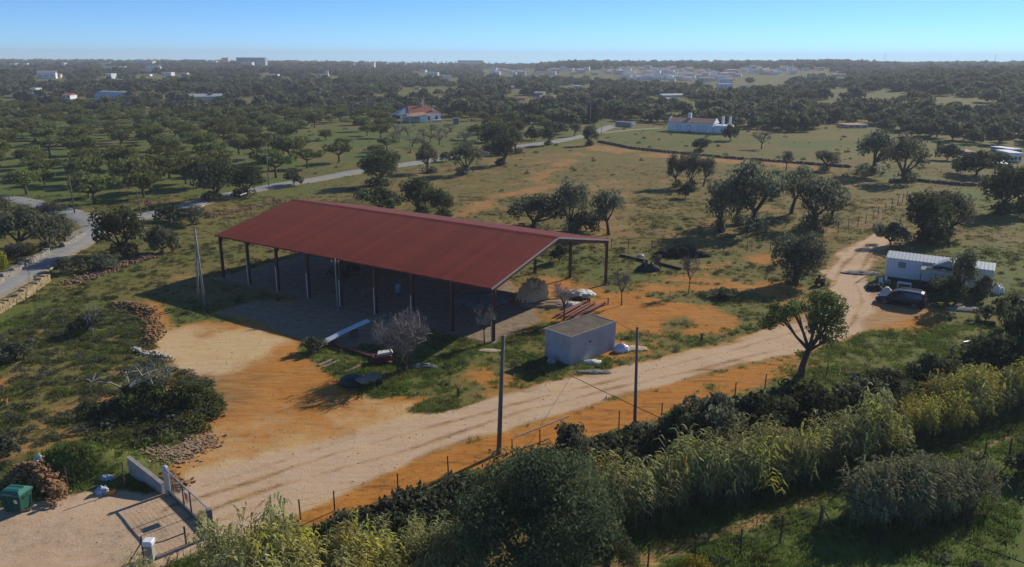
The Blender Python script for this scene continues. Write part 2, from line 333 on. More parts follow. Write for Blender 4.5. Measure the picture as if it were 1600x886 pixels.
def ground_material():
    m, nt, N, L = newmat('ground_soil')
    o = N('ShaderNodeOutputMaterial'); b = N('ShaderNodeBsdfPrincipled'); L(b.outputs[0], o.inputs[0]); b.inputs['Roughness'].default_value = .95; b.inputs['Specular IOR Level'].default_value = .1
    at = N('ShaderNodeAttribute'); at.attribute_name = 'zone'; ag = N('ShaderNodeAttribute'); ag.attribute_name = 'grey'
    sep = N('ShaderNodeSeparateColor'); L(at.outputs['Color'], sep.inputs[0])
    geo = N('ShaderNodeNewGeometry')
    def noise(s, d=6, r=.6, sx=1, sy=1, rot=0):
        mp = N('ShaderNodeMapping'); mp.inputs['Scale'].default_value = (sx, sy, 1); mp.inputs['Rotation'].default_value = (0, 0, rot)
        n = N('ShaderNodeTexNoise'); n.inputs['Scale'].default_value = s; n.inputs['Detail'].default_value = d; n.inputs['Roughness'].default_value = r
        L(geo.outputs['Position'], mp.inputs[0]); L(mp.outputs[0], n.inputs['Vector']); return n.outputs[0]
    def ma(op, a, c):
        q = N('ShaderNodeMath'); q.operation = op
        for i, v in enumerate((a, c)):
            if isinstance(v, (int, float)): q.inputs[i].default_value = v
            else: L(v, q.inputs[i])
        return q.outputs[0]
    def rng_(v, lo, hi, a=0, c=1):
        q = N('ShaderNodeMapRange'); q.interpolation_type = 'SMOOTHSTEP'; L(v, q.inputs[0]); q.inputs[1].default_value = lo; q.inputs[2].default_value = hi; q.inputs[3].default_value = a; q.inputs[4].default_value = c; return q.outputs[0]
    def mix(f, a, c):
        q = N('ShaderNodeMix'); q.data_type = 'RGBA'
        if isinstance(f, float): q.inputs[0].default_value = f
        else: L(f, q.inputs[0])
        for i, v in ((6, a), (7, c)):
            if isinstance(v, tuple): q.inputs[i].default_value = (*v, 1)
            else: L(v, q.inputs[i])
        return q.outputs[2]
    nb, nm, nf = noise(.22, 5), noise(1.3, 8, .68), noise(7, 6, .7)
    ns = noise(.9, 6, .65, .35, 2.4, -.55)                     # long streaks left by wheels and water along the track
    ragged = ma('ADD', ma('MULTIPLY', ma('SUBTRACT', nm, .5), 1.0), ma('MULTIPLY', ma('SUBTRACT', nf, .5), .7))
    soil = mix(rng_(ma('ADD', sep.outputs[2], ma('MULTIPLY', ragged, .6)), .2, .9), (.22, .13, .06), (.52, .20, .03))
    soil = mix(ma('MULTIPLY', rng_(ns, .40, .66, 0, .8), ma('SUBTRACT', 1.25, sep.outputs[2])), soil, (.60, .36, .115))
    soil = mix(rng_(nf, .45, .8, 0, .35), soil, (.22, .11, .045))
    soil = mix(rng_(nm, .50, .68, 0, .6), soil, (.235, .12, .045))
    ns2 = noise(.8, 6, .7, .3, 2.2, .75)
    soil = mix(ma('MULTIPLY', rng_(ns2, .47, .70, 0, .9), rng_(sep.outputs[2], .55, 1.0)), soil, (.235, .095, .028))
    pl = mix(rng_(ns, .35, .7), (.60, .43, .285), (.57, .375, .215))
    pl = mix(rng_(sep.outputs[2], .45, .85), pl, mix(rng_(ns, .35, .7), (.63, .46, .245), (.60, .385, .155)))
    pl = mix(rng_(nf, .5, .8, 0, .3), pl, (.36, .235, .14))
    c = mix(rng_(ma('ADD', sep.outputs[1], ma('MULTIPLY', ragged, .5)), .25, .75), soil, pl)
    gr = mix(rng_(nm, .35, .7), (.33, .255, .175), (.19, .145, .10))
    c = mix(rng_(ma('ADD', ag.outputs['Fac'], ma('MULTIPLY', ragged, .6)), .3, .8, 0, .9), c, gr)
    lush = ma('ADD', at.outputs['Alpha'], ma('MULTIPLY', ragged, .9))
    ga = mix(rng_(nf, .3, .75), (.155, .121, .034), (.26, .198, .06))
    gb = mix(rng_(nf, .3, .75), (.078, .112, .022), (.165, .205, .045))
    g = mix(rng_(lush, .15, .85), ga, gb)
    g = mix(rng_(nb, .35, .7, 0, .35), g, (.13, .12, .045))
    c = mix(rng_(ma('ADD', ma('ADD', sep.outputs[0], ragged), ma('MULTIPLY', ma('SUBTRACT', ns, .5), .55)), .32, .72), c, g)
    L(c, b.inputs['Base Color'])
    bp = N('ShaderNodeBump'); bp.inputs['Strength'].default_value = .6; bp.inputs['Distance'].default_value = .10
    L(ma('ADD', nm, ma('MULTIPLY', nf, .6)), bp.inputs['Height']); L(bp.outputs[0], b.inputs['Normal'])
    return m
GM = ground_material()
ny, nx = X.shape
ids = np.arange(nx * ny).reshape(ny, nx)
QF = np.stack([ids[:-1, :-1], ids[:-1, 1:], ids[1:, 1:], ids[1:, :-1]], -1).reshape(-1, 4)
qx = (X[:-1, :-1] + X[1:, 1:]).ravel() / 2; qy = (Y[:-1, :-1] + Y[1:, 1:]).ravel() / 2
keep = (np.abs(qx) < 90 + .9 * np.maximum(qy, 0)) & (qy > -40)
reg = np.zeros(len(qx), int); nearq = (qy < 140) & (np.abs(qx) < 90)
reg[qy > 420] = 4
for k, name in ((1, 'track'), (2, 'yard'), (3, 'slab')):
    v = np.zeros(len(qx), bool); v[nearq] = sdf(Z[name], qx[nearq], qy[nearq]) + (fbm(qx[nearq] / 2, qy[nearq] / 2, 5, 3) - .5) * 1.2 * (k < 3) > 0; reg[v & (reg == 0)] = k
for k, name in enumerate(('ground', 'dirt_track', 'dirt_yard', 'shed_floor', 'hills')):
    fs = QF[keep & (reg == k)]; u, inv = np.unique(fs, return_inverse=True); inv = inv.reshape(fs.shape)
    V = np.stack([X.ravel()[u], Y.ravel()[u], Hh.ravel()[u]], -1)
    me = npmesh(name, V, inv, GM, True)
    a = me.attributes.new('zone', 'FLOAT_COLOR', 'POINT'); a.data.foreach_set('color', ZN.reshape(-1, 4)[u].astype(np.float32).ravel())
    a = me.attributes.new('grey', 'FLOAT', 'POINT'); a.data.foreach_set('value', ZG.ravel()[u].astype(np.float32))
    tag(link(name, me), kind='structure')

# paved roads, draped a few centimetres over the ground
ASPH = pm('asphalt', (.31, .305, .285), .9, .22, .5, .3)
VERGE = pm('road_verge', (.36, .29, .19), .95, .3, 1.2, .4)
def ribbon(name, pts, wid, mat, lift=.05, edge=None):
    P = np.array([(p.x, p.y) for p in pts]); t = np.r_[0, np.cumsum(np.linalg.norm(np.diff(P, axis=0), axis=1))]
    n = max(8, int(t[-1] / 1.2)); tt = np.linspace(0, t[-1], n)
    x = np.interp(tt, t, P[:, 0]); y = np.interp(tt, t, P[:, 1])
    for _ in range(6): x[1:-1] = (x[:-2] + 2 * x[1:-1] + x[2:]) / 4; y[1:-1] = (y[:-2] + 2 * y[1:-1] + y[2:]) / 4
    dx = np.gradient(x); dy = np.gradient(y); l = np.hypot(dx, dy); ox, oy = -dy / l, dx / l
    V = []; m = 7
    for j in range(m):
        k = (j / (m - 1) - .5) * wid
        jit = (fbm(tt / 1.5, tt * 0 + j, 77, 3) - .5) * .5 if j in (0, m - 1) else 0
        xx, yy = x + ox * (k + jit), y + oy * (k + jit); V.append(np.stack([xx, yy, hgt(xx, yy) + lift + .04 * (1 - (2 * j / (m - 1) - 1) ** 2) - (.12 if j in (0, m - 1) else 0)], -1))
    V = np.array(V).reshape(-1, 3); i = np.arange(m * n).reshape(m, n)
    Fq = np.stack([i[:-1, :-1], i[:-1, 1:], i[1:, 1:], i[1:, :-1]], -1).reshape(-1, 4)[:, ::-1]
    return tag(link(name, npmesh(name, V, Fq, mat, True)), kind='structure'), x, y
rp = [(-140, 520), (-40, 468), (20, 436), (70, 407), (120, 378), (155, 355), (185, 345), (240, 336), (300, 320), (380, 300), (470, 284), (560, 268), (640, 256), (720, 243), (800, 230), (870, 221), (912, 213), (940, 203), (960, 196), (1000, 191)]
_, RX, RY = ribbon('road_verge', [G(*q) for q in rp], 6.4, VERGE, .06)
ribbon('paved_road', [G(*q) for q in rp], 4.6, ASPH, .13)
ribbon('side_road', [G(*q) for q in [(150, 352), (130, 338), (90, 326), (40, 314), (-60, 300)]], 4.2, ASPH, .11)
ribbon('farm_track', [G(*q) for q in [(940, 208), (985, 203), (1030, 200)]], 3.0, VERGE, .06)
rd = np.stack([RX, RY], -1)
def road_dist(x, y): return float(np.sqrt(((rd - (x, y)) ** 2).sum(1).min()))

# ------------------------------------------------------------------ foliage makers
def unit(n):
    v = rng.normal(size=(n, 3)); return v / np.linalg.norm(v, axis=1)[:, None]
def leaves(P, Nn, size, asp=.55):
    n = len(P); t = unit(n); u = np.cross(Nn, t); u /= np.linalg.norm(u, axis=1)[:, None] + 1e-9; v = np.cross(Nn, u)
    s = np.asarray(size).reshape(-1, 1) * np.ones((n, 1)) * (.6 + .8 * rng.random((n, 1)))
    V = np.stack([P - u * s, P - v * s * asp + Nn * s * .15, P + u * s, P + v * s * asp + Nn * s * .15], 1).reshape(-1, 3)
    return V, np.arange(4 * n).reshape(n, 4)
def crown_pts(blobs, n, floor=-9e9, hollow=.4):
    B = np.array(blobs, float); wgt = B[:, 3] * B[:, 4]; wgt /= wgt.sum()
    k = rng.choice(len(B), n, p=wgt); d = unit(n); r = hollow + (1.04 - hollow) * rng.random(n) ** .6
    rough = 1 + .22 * (fbm(d[:, 0] * 2.5 + k * 3.1, d[:, 1] * 2.5 + d[:, 2] * 2.1, 5, 3) - .5) * 2
    P = B[k, :3] + d * (r * rough)[:, None] * np.stack([B[k, 3], B[k, 3], B[k, 4]], -1)
    keep_ = P[:, 2] > floor; P = P[keep_]; d = d[keep_]
    Nn = d + unit(len(d)) * .9; Nn /= np.linalg.norm(Nn, axis=1)[:, None]; return P, Nn
def trunk_mesh(name, h0, targets, r0, seed, lean=0, n=6, fork=1):
    rr = random.Random(seed); b = MB()
    top = Vector((lean * h0 + rr.uniform(-.1, .1), rr.uniform(-.1, .1), h0))
    b.tube([(0, 0, -.4), (0, 0, .05), Vector((top.x * .35 + rr.uniform(-.08, .08), top.y * .5, h0 * .5)), top], [r0 * 1.5, r0 * 1.25, r0 * .95, r0 * .85], n)
    for t in targets:
        t = Vector(t); m = top.lerp(t, .5) + Vector((rr.uniform(-.2, .2), rr.uniform(-.2, .2), -.12 * (t - top).length + rr.uniform(0, .3)))
        b.tube([top - Vector((0, 0, .1)), m, t], [r0 * .65, r0 * .42, r0 * .14], 5)
        for _ in range(fork):
            e = t + Vector((rr.uniform(-.8, .8), rr.uniform(-.8, .8), rr.uniform(-.2, .8))) * .8
            b.tube([m, m.lerp(e, .6) + Vector((0, 0, .1)), e], [r0 * .3, r0 * .2, r0 * .08], 4)
    return b.mesh(name, BARK, True)
def broadleaf(kind, seed, n, leaf, W=5.0, Ht=5.0, base=.28, nb=9, mat='olive_leaf', flat=.55, skirt=False, lean=0, r0=.2, asp=.55):
    """a crown of many leaf-sized faces gathered in uneven clumps, W wide and Ht tall, with trunk and limbs"""
    rr = random.Random(seed); blobs = []; hb = Ht * base
    for i in range(nb):
        a = 2 * math.pi * (i / nb) + rr.uniform(-.4, .4); q = rr.uniform(.45, .82) * W / 2
        zz = hb + (Ht - hb) * rr.uniform(.3, .72)
        blobs.append((math.cos(a) * q + lean * zz, math.sin(a) * q, zz, W * rr.uniform(.13, .22), (Ht - hb) * rr.uniform(.15, .26)))
    for i in range(max(3, nb // 2)):
        a = rr.uniform(0, 6.28); q = rr.uniform(0, .25) * W; zz = hb + (Ht - hb) * rr.uniform(.5, .76)
        blobs.append((math.cos(a) * q + lean * zz, math.sin(a) * q, zz, W * rr.uniform(.15, .23), (Ht - hb) * rr.uniform(.2, .28)))
    P, Nn = crown_pts(blobs, n, hb * .8 if not skirt else .15)
    if skirt:
        sk = [(rr.uniform(-.2, .2) * W, rr.uniform(-.2, .2) * W, .4, W * .2, Ht * .14) for _ in range(3)]
        P2, N2 = crown_pts(sk, n // 5, .05); P = np.r_[P, P2]; Nn = np.r_[Nn, N2]
    V, Fq = leaves(P, Nn, leaf, asp)
    tm = trunk_mesh('trunk', hb * 1.0 + .3, [b[:3] for b in blobs[:6]], r0, seed, lean)
    return tm, npmesh('crown', V, Fq, MATS[mat])
def bare_mesh(seed, W, Ht, r0, mat='twig', n1=6, n2=6, n3=7, stem=.25, thin=.012, multi=1):
    rr = random.Random(seed); tb = MB(); cb = MB()
    for m_ in range(multi):
        ph = rr.uniform(0, 6.28); bx = .05 * (multi - 1) * math.cos(ph); by = .05 * (multi - 1) * math.sin(ph)
        top = Vector((bx * 2 + rr.uniform(-.1, .1), by * 2 + rr.uniform(-.1, .1), Ht * stem))
        tb.tube([(bx, by, -.3), Vector((bx, by, 0)).lerp(top, .5) + Vector((.05, 0, 0)), top], [r0 * 1.3, r0, r0 * .8], 6)
        for i in range(max(2, n1 // multi)):
            a = rr.uniform(0, 6.28); q = W / 2 * rr.uniform(.35, .75)
            e = Vector((math.cos(a) * q, math.sin(a) * q, Ht * rr.uniform(.5, .8)))
            mid = top.lerp(e, .5) + Vector((0, 0, rr.uniform(.0, .12) * Ht))
            tb.tube([top, mid, e], [r0 * .6, r0 * .38, r0 * .2], 5)
            for j in range(n2):
                s0 = mid.lerp(e, rr.random()) if j else e
                d = Vector((rr.uniform(-1, 1), rr.uniform(-1, 1), rr.uniform(-.2, 1.1))).normalized()
                e2 = s0 + d * W * rr.uniform(.10, .22); cb.tube([s0, s0.lerp(e2, .5) + Vector((0, 0, .06)), e2], [r0 * .2 + thin, r0 * .12 + thin, thin], 3, False)
                for k in range(n3):
                    s1 = s0.lerp(e2, rr.uniform(.3, 1)); d = (d * .8 + Vector((rr.uniform(-1, 1), rr.uniform(-1, 1), rr.uniform(-.3, 1)))).normalized()
                    cb.tube([s1, s1 + d * W * rr.uniform(.06, .14)], [thin, thin * .6], 3, False)
    return tb.mesh('trunk', BARK if mat == 'twig' else MATS[mat], True), cb.mesh('crown', MATS[mat])
def plant(name, meshes, p, label, cat, w, h, W, Ht, rz=None, group=None, crown='crown'):
    o = thing(name, label, cat, p, rz if rz is not None else random.uniform(0, 6.28), group)
    o.scale = (w / W, w / W, h / Ht)
    if meshes[0]: link('trunk', meshes[0], o)
    link(crown, meshes[1], o); return o
def scatter(name, P, rz, scl, variants, label=None, tilt=None):
    """one object of kind stuff: geometry nodes put the variants on its points"""
    cl = bpy.data.collections.new(name + '_sources')
    for i, m in enumerate(variants):
        cl.objects.link(bpy.data.objects.new('%s_source_%02d' % (name, i), m))
    me = bpy.data.meshes.new(name); me.vertices.add(len(P)); me.vertices.foreach_set('co', np.asarray(P, np.float32).ravel())
    rot = np.zeros((len(P), 3), np.float32); rot[:, 2] = rz
    if tilt is not None: rot[:, :2] = tilt
    a = me.attributes.new('rot', 'FLOAT_VECTOR', 'POINT'); a.data.foreach_set('vector', rot.ravel())
    s = np.asarray(scl, np.float32); s = np.repeat(s[:, None], 3, 1) if s.ndim == 1 else s
    a = me.attributes.new('scl', 'FLOAT_VECTOR', 'POINT'); a.data.foreach_set('vector', s.ravel())
    a = me.attributes.new('pick', 'INT', 'POINT'); a.data.foreach_set('value', rng.integers(0, len(variants), len(P)).astype(np.int32))
    o = link(name, me); o['kind'] = 'stuff'
    if label: o['label'] = label
    g = bpy.data.node_groups.new(name, 'GeometryNodeTree')
    g.interface.new_socket('Geometry', in_out='INPUT', socket_type='NodeSocketGeometry'); g.interface.new_socket('Geometry', in_out='OUTPUT', socket_type='NodeSocketGeometry')
    N = g.nodes.new; L = g.links.new; gi = N('NodeGroupInput'); go = N('NodeGroupOutput')
    ci = N('GeometryNodeCollectionInfo'); ci.inputs[0].default_value = cl; ci.inputs['Separate Children'].default_value = True; ci.inputs['Reset Children'].default_value = True
    ip = N('GeometryNodeInstanceOnPoints'); ip.inputs['Pick Instance'].default_value = True
    def attr(nm, t):
        q = N('GeometryNodeInputNamedAttribute'); q.data_type = t; q.inputs[0].default_value = nm; return q.outputs[0]
    L(gi.outputs[0], ip.inputs['Points']); L(ci.outputs[0], ip.inputs['Instance']); L(attr('pick', 'INT'), ip.inputs['Instance Index'])
    er = N('FunctionNodeEulerToRotation'); L(attr('rot', 'FLOAT_VECTOR'), er.inputs[0]); L(er.outputs[0], ip.inputs['Rotation'])
    L(attr('scl', 'FLOAT_VECTOR'), ip.inputs['Scale']); L(ip.outputs[0], go.inputs[0])
    md = o.modifiers.new('scatter', 'NODES'); md.node_group = g
    return o
#@@PARTS
# ================================================================== open shed with the red roof
RED = pm('red_sheet', (.205, .029, .016), .48, .26, .35, .02, 0, .22)
vary(RED)
REDP = pm('red_oxide_steel', (.075, .022, .018), .6, .25, 2, .05)
GALV = pm('grey_steel', (.34, .33, .32), .5, .2, 3, .05)
CONC = pm('concrete', (.38, .36, .32), .9, .25, 2, .25)
def oxide(name): return pm(name, (.11, .032, .024), .62, .3, 2.5, .08)
shed = thing('open_shed', 'large open sided shed with dark red corrugated gable roof on steel columns', 'shed', S(0, 0))
shed.rotation_euler = (0, 0, TH)
slope_l = math.hypot(SW / 2, SHR - SHC); pang = math.atan2(SHR - SHC, SW / 2)
pb = MB(); OV = .35                                             # one ribbed sheet, a metre wide, eave to ridge
xs = []; 
for k in range(3):
    c = .1667 + k * .3333; xs += [(c - .06, 0), (c - .03, .085), (c + .03, .085), (c + .06, 0)]
xs = [(0.0, 0)] + xs + [(1.0, 0)]
V = [(x, yy, z) for yy in (-OV, slope_l - .02) for x, z in xs]; m_ = len(xs)
pb.add(V, [(i, i + 1, m_ + i + 1, m_ + i) for i in range(m_ - 1)])
V2 = [(x, yy, z - .012) for yy in (-OV, slope_l - .02) for x, z in xs]
pb.add(V2, [(m_ + i, m_ + i + 1, i + 1, i) for i in range(m_ - 1)])
panel = pb.mesh('roof_panel', RED)
for side in (0, 1):
    for k in range(40):
        o = link('roof_panel', panel, shed)
        j = .006 * ((k * 7) % 5 - 2)
        if side == 0: o.location = (k, 0, SHC + .16 + j * .4); o.rotation_euler = (pang, 0, 0)
        else: o.location = (k + 1, SW, SHC + .16 + j * .4); o.rotation_euler = (pang, 0, math.pi)
b = MB(); b.add([(-.05, SW / 2 - .35, SHR + .14), (40.05, SW / 2 - .35, SHR + .14), (40.05, SW / 2, SHR + .24), (-.05, SW / 2, SHR + .24), (-.05, SW / 2 + .35, SHR + .14), (40.05, SW / 2 + .35, SHR + .14)], [(0, 1, 2, 3), (3, 2, 5, 4)])
b.build('ridge_cap', RED, shed)
for x in (-.03, 40.03):
    for s_ in (0, 1):
        b = MB(); y0 = -OV * math.cos(pang) if s_ == 0 else SW + OV * math.cos(pang)
        z0 = SHC + .10 - OV * math.sin(pang)
        b.bar((x, y0, z0 + .02), (x, SW / 2, SHR + .12), .05, .18); b.build('verge_trim', pm('pale_trim', (.38, .32, .28), .5, .1) if x > 0 else RED, shed)
colm = MB(); hgt_c = SHC - .02
colm.box(-.13, -.14, -.1, .13, -.122, hgt_c).box(-.13, .122, -.1, .13, .14, hgt_c).box(-.012, -.121, -.1, .012, .121, hgt_c)
colm.box(-.2, -.22, -.12, .2, .22, .03)
colmesh = colm.mesh('column', oxide('column_steel'))
plin = MB().bev(-.35, -.35, -.4, .35, .35, .05, .03).mesh('plinth', pm('plinth_concrete', (.28, .24, .19), .9, .25, 2, .25))
hb = MB().add([(-.06, .14, SHC - .75), (-.06, .14, SHC - .1), (-.06, .85, SHC + .04), (.06, .14, SHC - .75), (.06, .14, SHC - .1), (.06, .85, SHC + .04)], [(0, 1, 2), (5, 4, 3), (0, 3, 4, 1), (0, 2, 5, 3), (1, 4, 5, 2)]).mesh('haunch', oxide('column_steel'))
for i in range(9):
    for s_ in (0, 1):
        y = .16 if s_ == 0 else SW - .16; x = min(max(5 * i, .16), 39.84)
        o = link('column', colmesh, shed, (x, y, 0)); link('plinth', plin, o)
        o = link('haunch', hb, shed, (x, y, 0), (0, 0, 0 if s_ == 0 else math.pi))
    if i not in (0, 7): MB().box(-.135, -.062, .04, -.035, -.002, 2.95).build('pale_strip', pm('pale_strip', (.66, .58, .50), .8, .15, 2), shed, (min(max(5 * i, .16), 39.84), .018, 0))
    x = min(max(5 * i, .16), 39.84); b = MB()
    for s_ in (0, 1):
        y0 = .1 if s_ == 0 else SW - .1
        b.bar((x, y0, SHC - .17), (x, SW / 2, SHR - .17), .13, .3)
    b.build('rafter', oxide('column_steel'), shed)
pur = MB().box(0, -.04, 0, 39.6, .04, .12).mesh('purlin', oxide('column_steel'))
for s_ in (0, 1):
    for k in range(7):
        q = .25 + k * (SW / 2 - .5) / 6; y = q if s_ == 0 else SW - q
        link('purlin', pur, shed, (.2, y, SHC - .02 + q * math.tan(pang)))
for s_ in (0, 1):
    b = MB(); y = .05 if s_ == 0 else SW - .05
    b.box(.02, y - .06, SHC - .16, 39.98, y + .06, SHC - .0); b.build('eave_beam', oxide('column_steel'), shed)
b = MB(); b.box(-.6, -.42, -.3, 40.7, -.12, .03); b.build('floor_kerb', pm('earthy_concrete', (.20, .155, .11), .95, .3, 2, .3), shed)

# things under and round the shed
def crumple(name, label, cat, p, rx, ry, h, mat, seed, n=26, amp=.3, rz=0, dirn=None):
    """a heap of folded sheet: a gridded mound whose folds are real creases"""
    o = thing(name, label, cat, p, rz); u = np.linspace(-1, 1, n); A, B = np.meshgrid(u, u); rr = np.hypot(A, B)
    base = np.clip(1 - rr ** 2, 0, 1) ** .6
    f1 = np.abs(fbm(A * 3.2 + seed, B * 3.2, seed, 4) - .5) * 2; f2 = fbm(A * 8, B * 8 + seed, seed + 3, 3)
    zz = h * base * (.55 + amp * 1.6 * f1 + .35 * f2) + .05 * f2 * (rr < 1.1) - .08 * (rr > 1)
    sx = rx * (1 + .35 * (fbm(A * 1.5, B * 1.5, seed + 9, 2) - .5))
    V = np.stack([A * sx + .25 * (f2 - .5), B * ry * (1 + .35 * (f1 - .5)), zz], -1).reshape(-1, 3)
    i = np.arange(n * n).reshape(n, n); Fq = np.stack([i[:-1, :-1], i[:-1, 1:], i[1:, 1:], i[1:, :-1]], -1).reshape(-1, 4)
    cen = (rr[:-1, :-1] + rr[1:, 1:]) / 2; keep_ = (cen < 1.02 + .15 * (f2[:-1, :-1] - .5)).ravel()
    link('sheet', npmesh('sheet', V, Fq[keep_], mat, False), o); return o
TARP = MATS['tarp_film']
TARPW = pm('white_tarp', (.70, .66, .58), .6, .15, 3, .3)
GREYT = pm('grey_tarp', (.16, .16, .155), .8, .3, 2, .3)
crumple('tarp_heap', 'tall crumpled cream tarpaulin heap at the right end of the shed', 'tarpaulin', G(832, 466), 2.5, 2.0, 2.6, TARP, 4, 36, .3, rz=1.35)
crumple('covered_pile', 'grey covered pile beside the cream heap under the shed roof', 'pile', G(752, 472), 3.2, 2.2, 1.1, GREYT, 8, 30, .3)
crumple('plastic_sheet', 'cream plastic sheeting spread flat beside the tall heap', 'plastic sheet', G(858, 476), 3.2, 1.5, .35, TARP, 12, 30, .5)
crumple('plastic_sheet', 'white plastic sheeting lying behind the bare tree by the hut', 'plastic sheet', G(904, 460), 2.0, 1.3, .45, TARPW, 15, 26, .5)
crumple('rubble_heap', 'white and dark rubble heap between the bare tree and red beams', 'rubble', G(893, 478), 1.3, .8, .4, TARPW, 18, 22, .6)
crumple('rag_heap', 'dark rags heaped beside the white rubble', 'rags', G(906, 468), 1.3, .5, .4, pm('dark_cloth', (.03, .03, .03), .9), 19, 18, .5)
crumple('white_bags', 'white plastic bag heap against the right end of the hut', 'bags', G(971, 549), .75, .55, .75, pm('white_plastic', (.78, .79, .80), .4, .06, 3, .1), 22, 20, .5)
crumple('crushed_sheet', 'pale sheet folded on the ground at the near side of the hut', 'sheet', G(925, 567), .95, .5, .3, TARPW, 25, 16, .3)
crumple('sand_heap', 'low pale sand heap right of the hut', 'sand heap', G(990, 545), 1.5, .8, .22, pm('pale_sand', (.50, .38, .25), .95, .15, 3, .3), 28, 18, .1)
crumple('cable_heap', 'small grey tangle of offcuts lying on sand by the hut', 'offcuts', G(928, 582), 1.6, .5, .16, pm('grey_scrap', (.27, .24, .20), .9, .4, 4, .4), 31, 18, .7)
crumple('tool_bag', 'grey bag leaning on the shaded left wall of the hut', 'bag', G(862, 568), .42, .35, .7, pm('grey_bag', (.33, .36, .36), .8), 34, 12, .3)
crumple('spoil_pile', 'sunlit pale rubble ridge behind the far side of the shed', 'rubble', G(615, 415), 5.5, 1.3, 1.0, pm('spoil', (.42, .31, .19), .95, .35, 4, .6), 36, 30, .5, rz=TH)
def beam(name, label, cat, p, q, wd, hg, mat, zb=0, group=None):
    p = Vector(p); q = Vector(q); o = thing(name, label, cat, (p + q) / 2, 0, group); c = (p + q) / 2
    b = MB(); a, e = p - c + Vector((0, 0, zb + hg / 2)), q - c + Vector((0, 0, zb + hg / 2))
    d = (e - a); sid = d.cross(Vector((0, 0, 1))).normalized() * (wd / 2)
    b.bar(a, e, wd * .12, hg); up = Vector((0, 0, hg / 2))
    b.bar(a + up, e + up, wd, hg * .12); b.bar(a - up * .9, e - up * .9, wd, hg * .12)
    b.build('web', mat, o); return o
RB = [pm('red_beam', (.30, .085, .06), .7, .3, 2), pm('rust_beam', (.24, .10, .06), .8, .35, 2), pm('dark_beam', (.05, .035, .03), .8, .3, 2)]
bl = [((868, 496), (914, 474), 0, 'leftmost red steel beam in the pile behind the hut'), ((876, 497), (918, 474), 1, 'second rusty steel beam in the pile behind the hut'),
      ((884, 498), (922, 476), 0, 'third red steel beam in the pile behind the hut'), ((891, 499), (930, 476), 1, 'fourth brown steel beam in the pile behind the hut'), ((898, 501), (947, 475), 1, 'rightmost and longest rusty beam in the pile behind the hut')]
for i, (p, q, k, lab) in enumerate(bl): beam('steel_beam', lab, 'beam', G(*p), G(*q), .28, .3, RB[k], .05 * (i % 2), 'steel beams behind the hut')
for px, lab in ((918, 'left dark stub post standing by the red beams'), (921, 'right dark stub post standing by the red beams'), (950, 'dark stub post at the far end of the rusty beam')):
    p = G(px, 476); o = thing('stub_post', lab, 'post', p, 0, 'stub posts by the beams'); MB().tube([(0, 0, -.2), (0, 0, .75)], .07, 6).build('post_shaft', RB[2], o)
beam('long_beam', 'long dark steel beam lying on grass beyond the right end of the shed', 'beam', G(968, 400), G(1012, 410), .3, .3, RB[2])
beam('long_beam', 'dark steel beam right of the scrap heap, pointing right', 'beam', G(1031, 413), G(1064, 422), .3, .3, RB[2])
crumple('scrap_heap', 'dark green black scrap heap between two dark beams', 'scrap', G(1012, 423), 1.5, .8, .85, pm('dark_scrap', (.035, .045, .04), .7, .5, 3, .6), 41, 24, .8)
o = thing('leaning_plate', 'rusty brown plate standing upright in the scrap heap', 'plate', G(1026, 420)); MB().add([(-.5, 0, 0), (.6, .1, 0), (.3, .12, 1.5), (-.15, .05, 1.8), (-.5, .08, 0), (.6, .18, 0), (.3, .2, 1.5), (-.15, .13, 1.8)], [(0, 1, 2, 3), (7, 6, 5, 4), (0, 3, 7, 4), (1, 5, 6, 2), (2, 6, 7, 3)]).build('plate_face', RB[1], o)
crumple('white_sack', 'small white sack on grass behind the long dark beam', 'sack', G(1001, 401), .5, .35, .4, TARPW, 44, 12, .3)
crumple('brush_pile', 'long black pile of cut brush on grass by the back fence', 'brush pile', G(1068, 401), 4.0, 1.0, .8, pm('burnt_brush', (.022, .020, .018), .95, .5, 3, .8), 47, 40, .9)
# sheet metal, red beams, box, tank and planks in front of the shed
b = MB(); p, q = G(492, 545), G(573, 521); o = thing('metal_sheets', 'long curved pale blue metal sheets propped in front of the shed', 'metal sheets', p)
d = q - p; sd = Vector((-d.y, d.x, 0)).normalized()
for k in range(3):
    pts = [(0, .06), (.2, .42), (.5, .8), (.8, 1.05), (1.0, 1.2)]
    b = MB(); off = sd * (-.22 * k); VV = []
    for t, z in pts:
        c_ = d * t + off + Vector((0, 0, z + .10 * k)); VV += [c_ - sd * .28, c_ + sd * .28 + Vector((0, 0, .12)), c_ - sd * .28 + Vector((0, 0, -.03)), c_ + sd * .28 + Vector((0, 0, .09))]
    Fs = [];
    for i in range(4): a0 = 4 * i; Fs += [(a0, a0 + 4, a0 + 5, a0 + 1), (a0 + 2, a0 + 3, a0 + 7, a0 + 6), (a0, a0 + 2, a0 + 6, a0 + 4), (a0 + 1, a0 + 5, a0 + 7, a0 + 3)]
    b.add(VV, Fs).build('sheet', pm('pale_metal', (.62, .66, .72), .4, .1, 2, .02), o)
for t in (.32, .75):
    c_ = d * t; b = MB().bev(c_.x - .35, c_.y - .35, -.1, c_.x + .35, c_.y + .35, .45 + .35 * t, .04); b.build('support_block', pm('red_block', (.26, .10, .075), .8, .3), o)
beam('steel_beam', 'long red rusty beam on grass left of the bare shrub', 'beam', G(522, 541), G(612, 571), .3, .32, RB[0])
beam('steel_beam', 'upper brown beam lying behind the long red beam', 'beam', G(532, 543), G(594, 561), .28, .25, RB[1])
beam('steel_beam', 'thin dark beam in the shade beside the bare shrub', 'beam', G(574, 551), G(600, 542), .2, .2, RB[1])
o = thing('red_crate', 'dark red crate with a pale slab on top beside the bare shrub', 'crate', G(598, 566), .35)
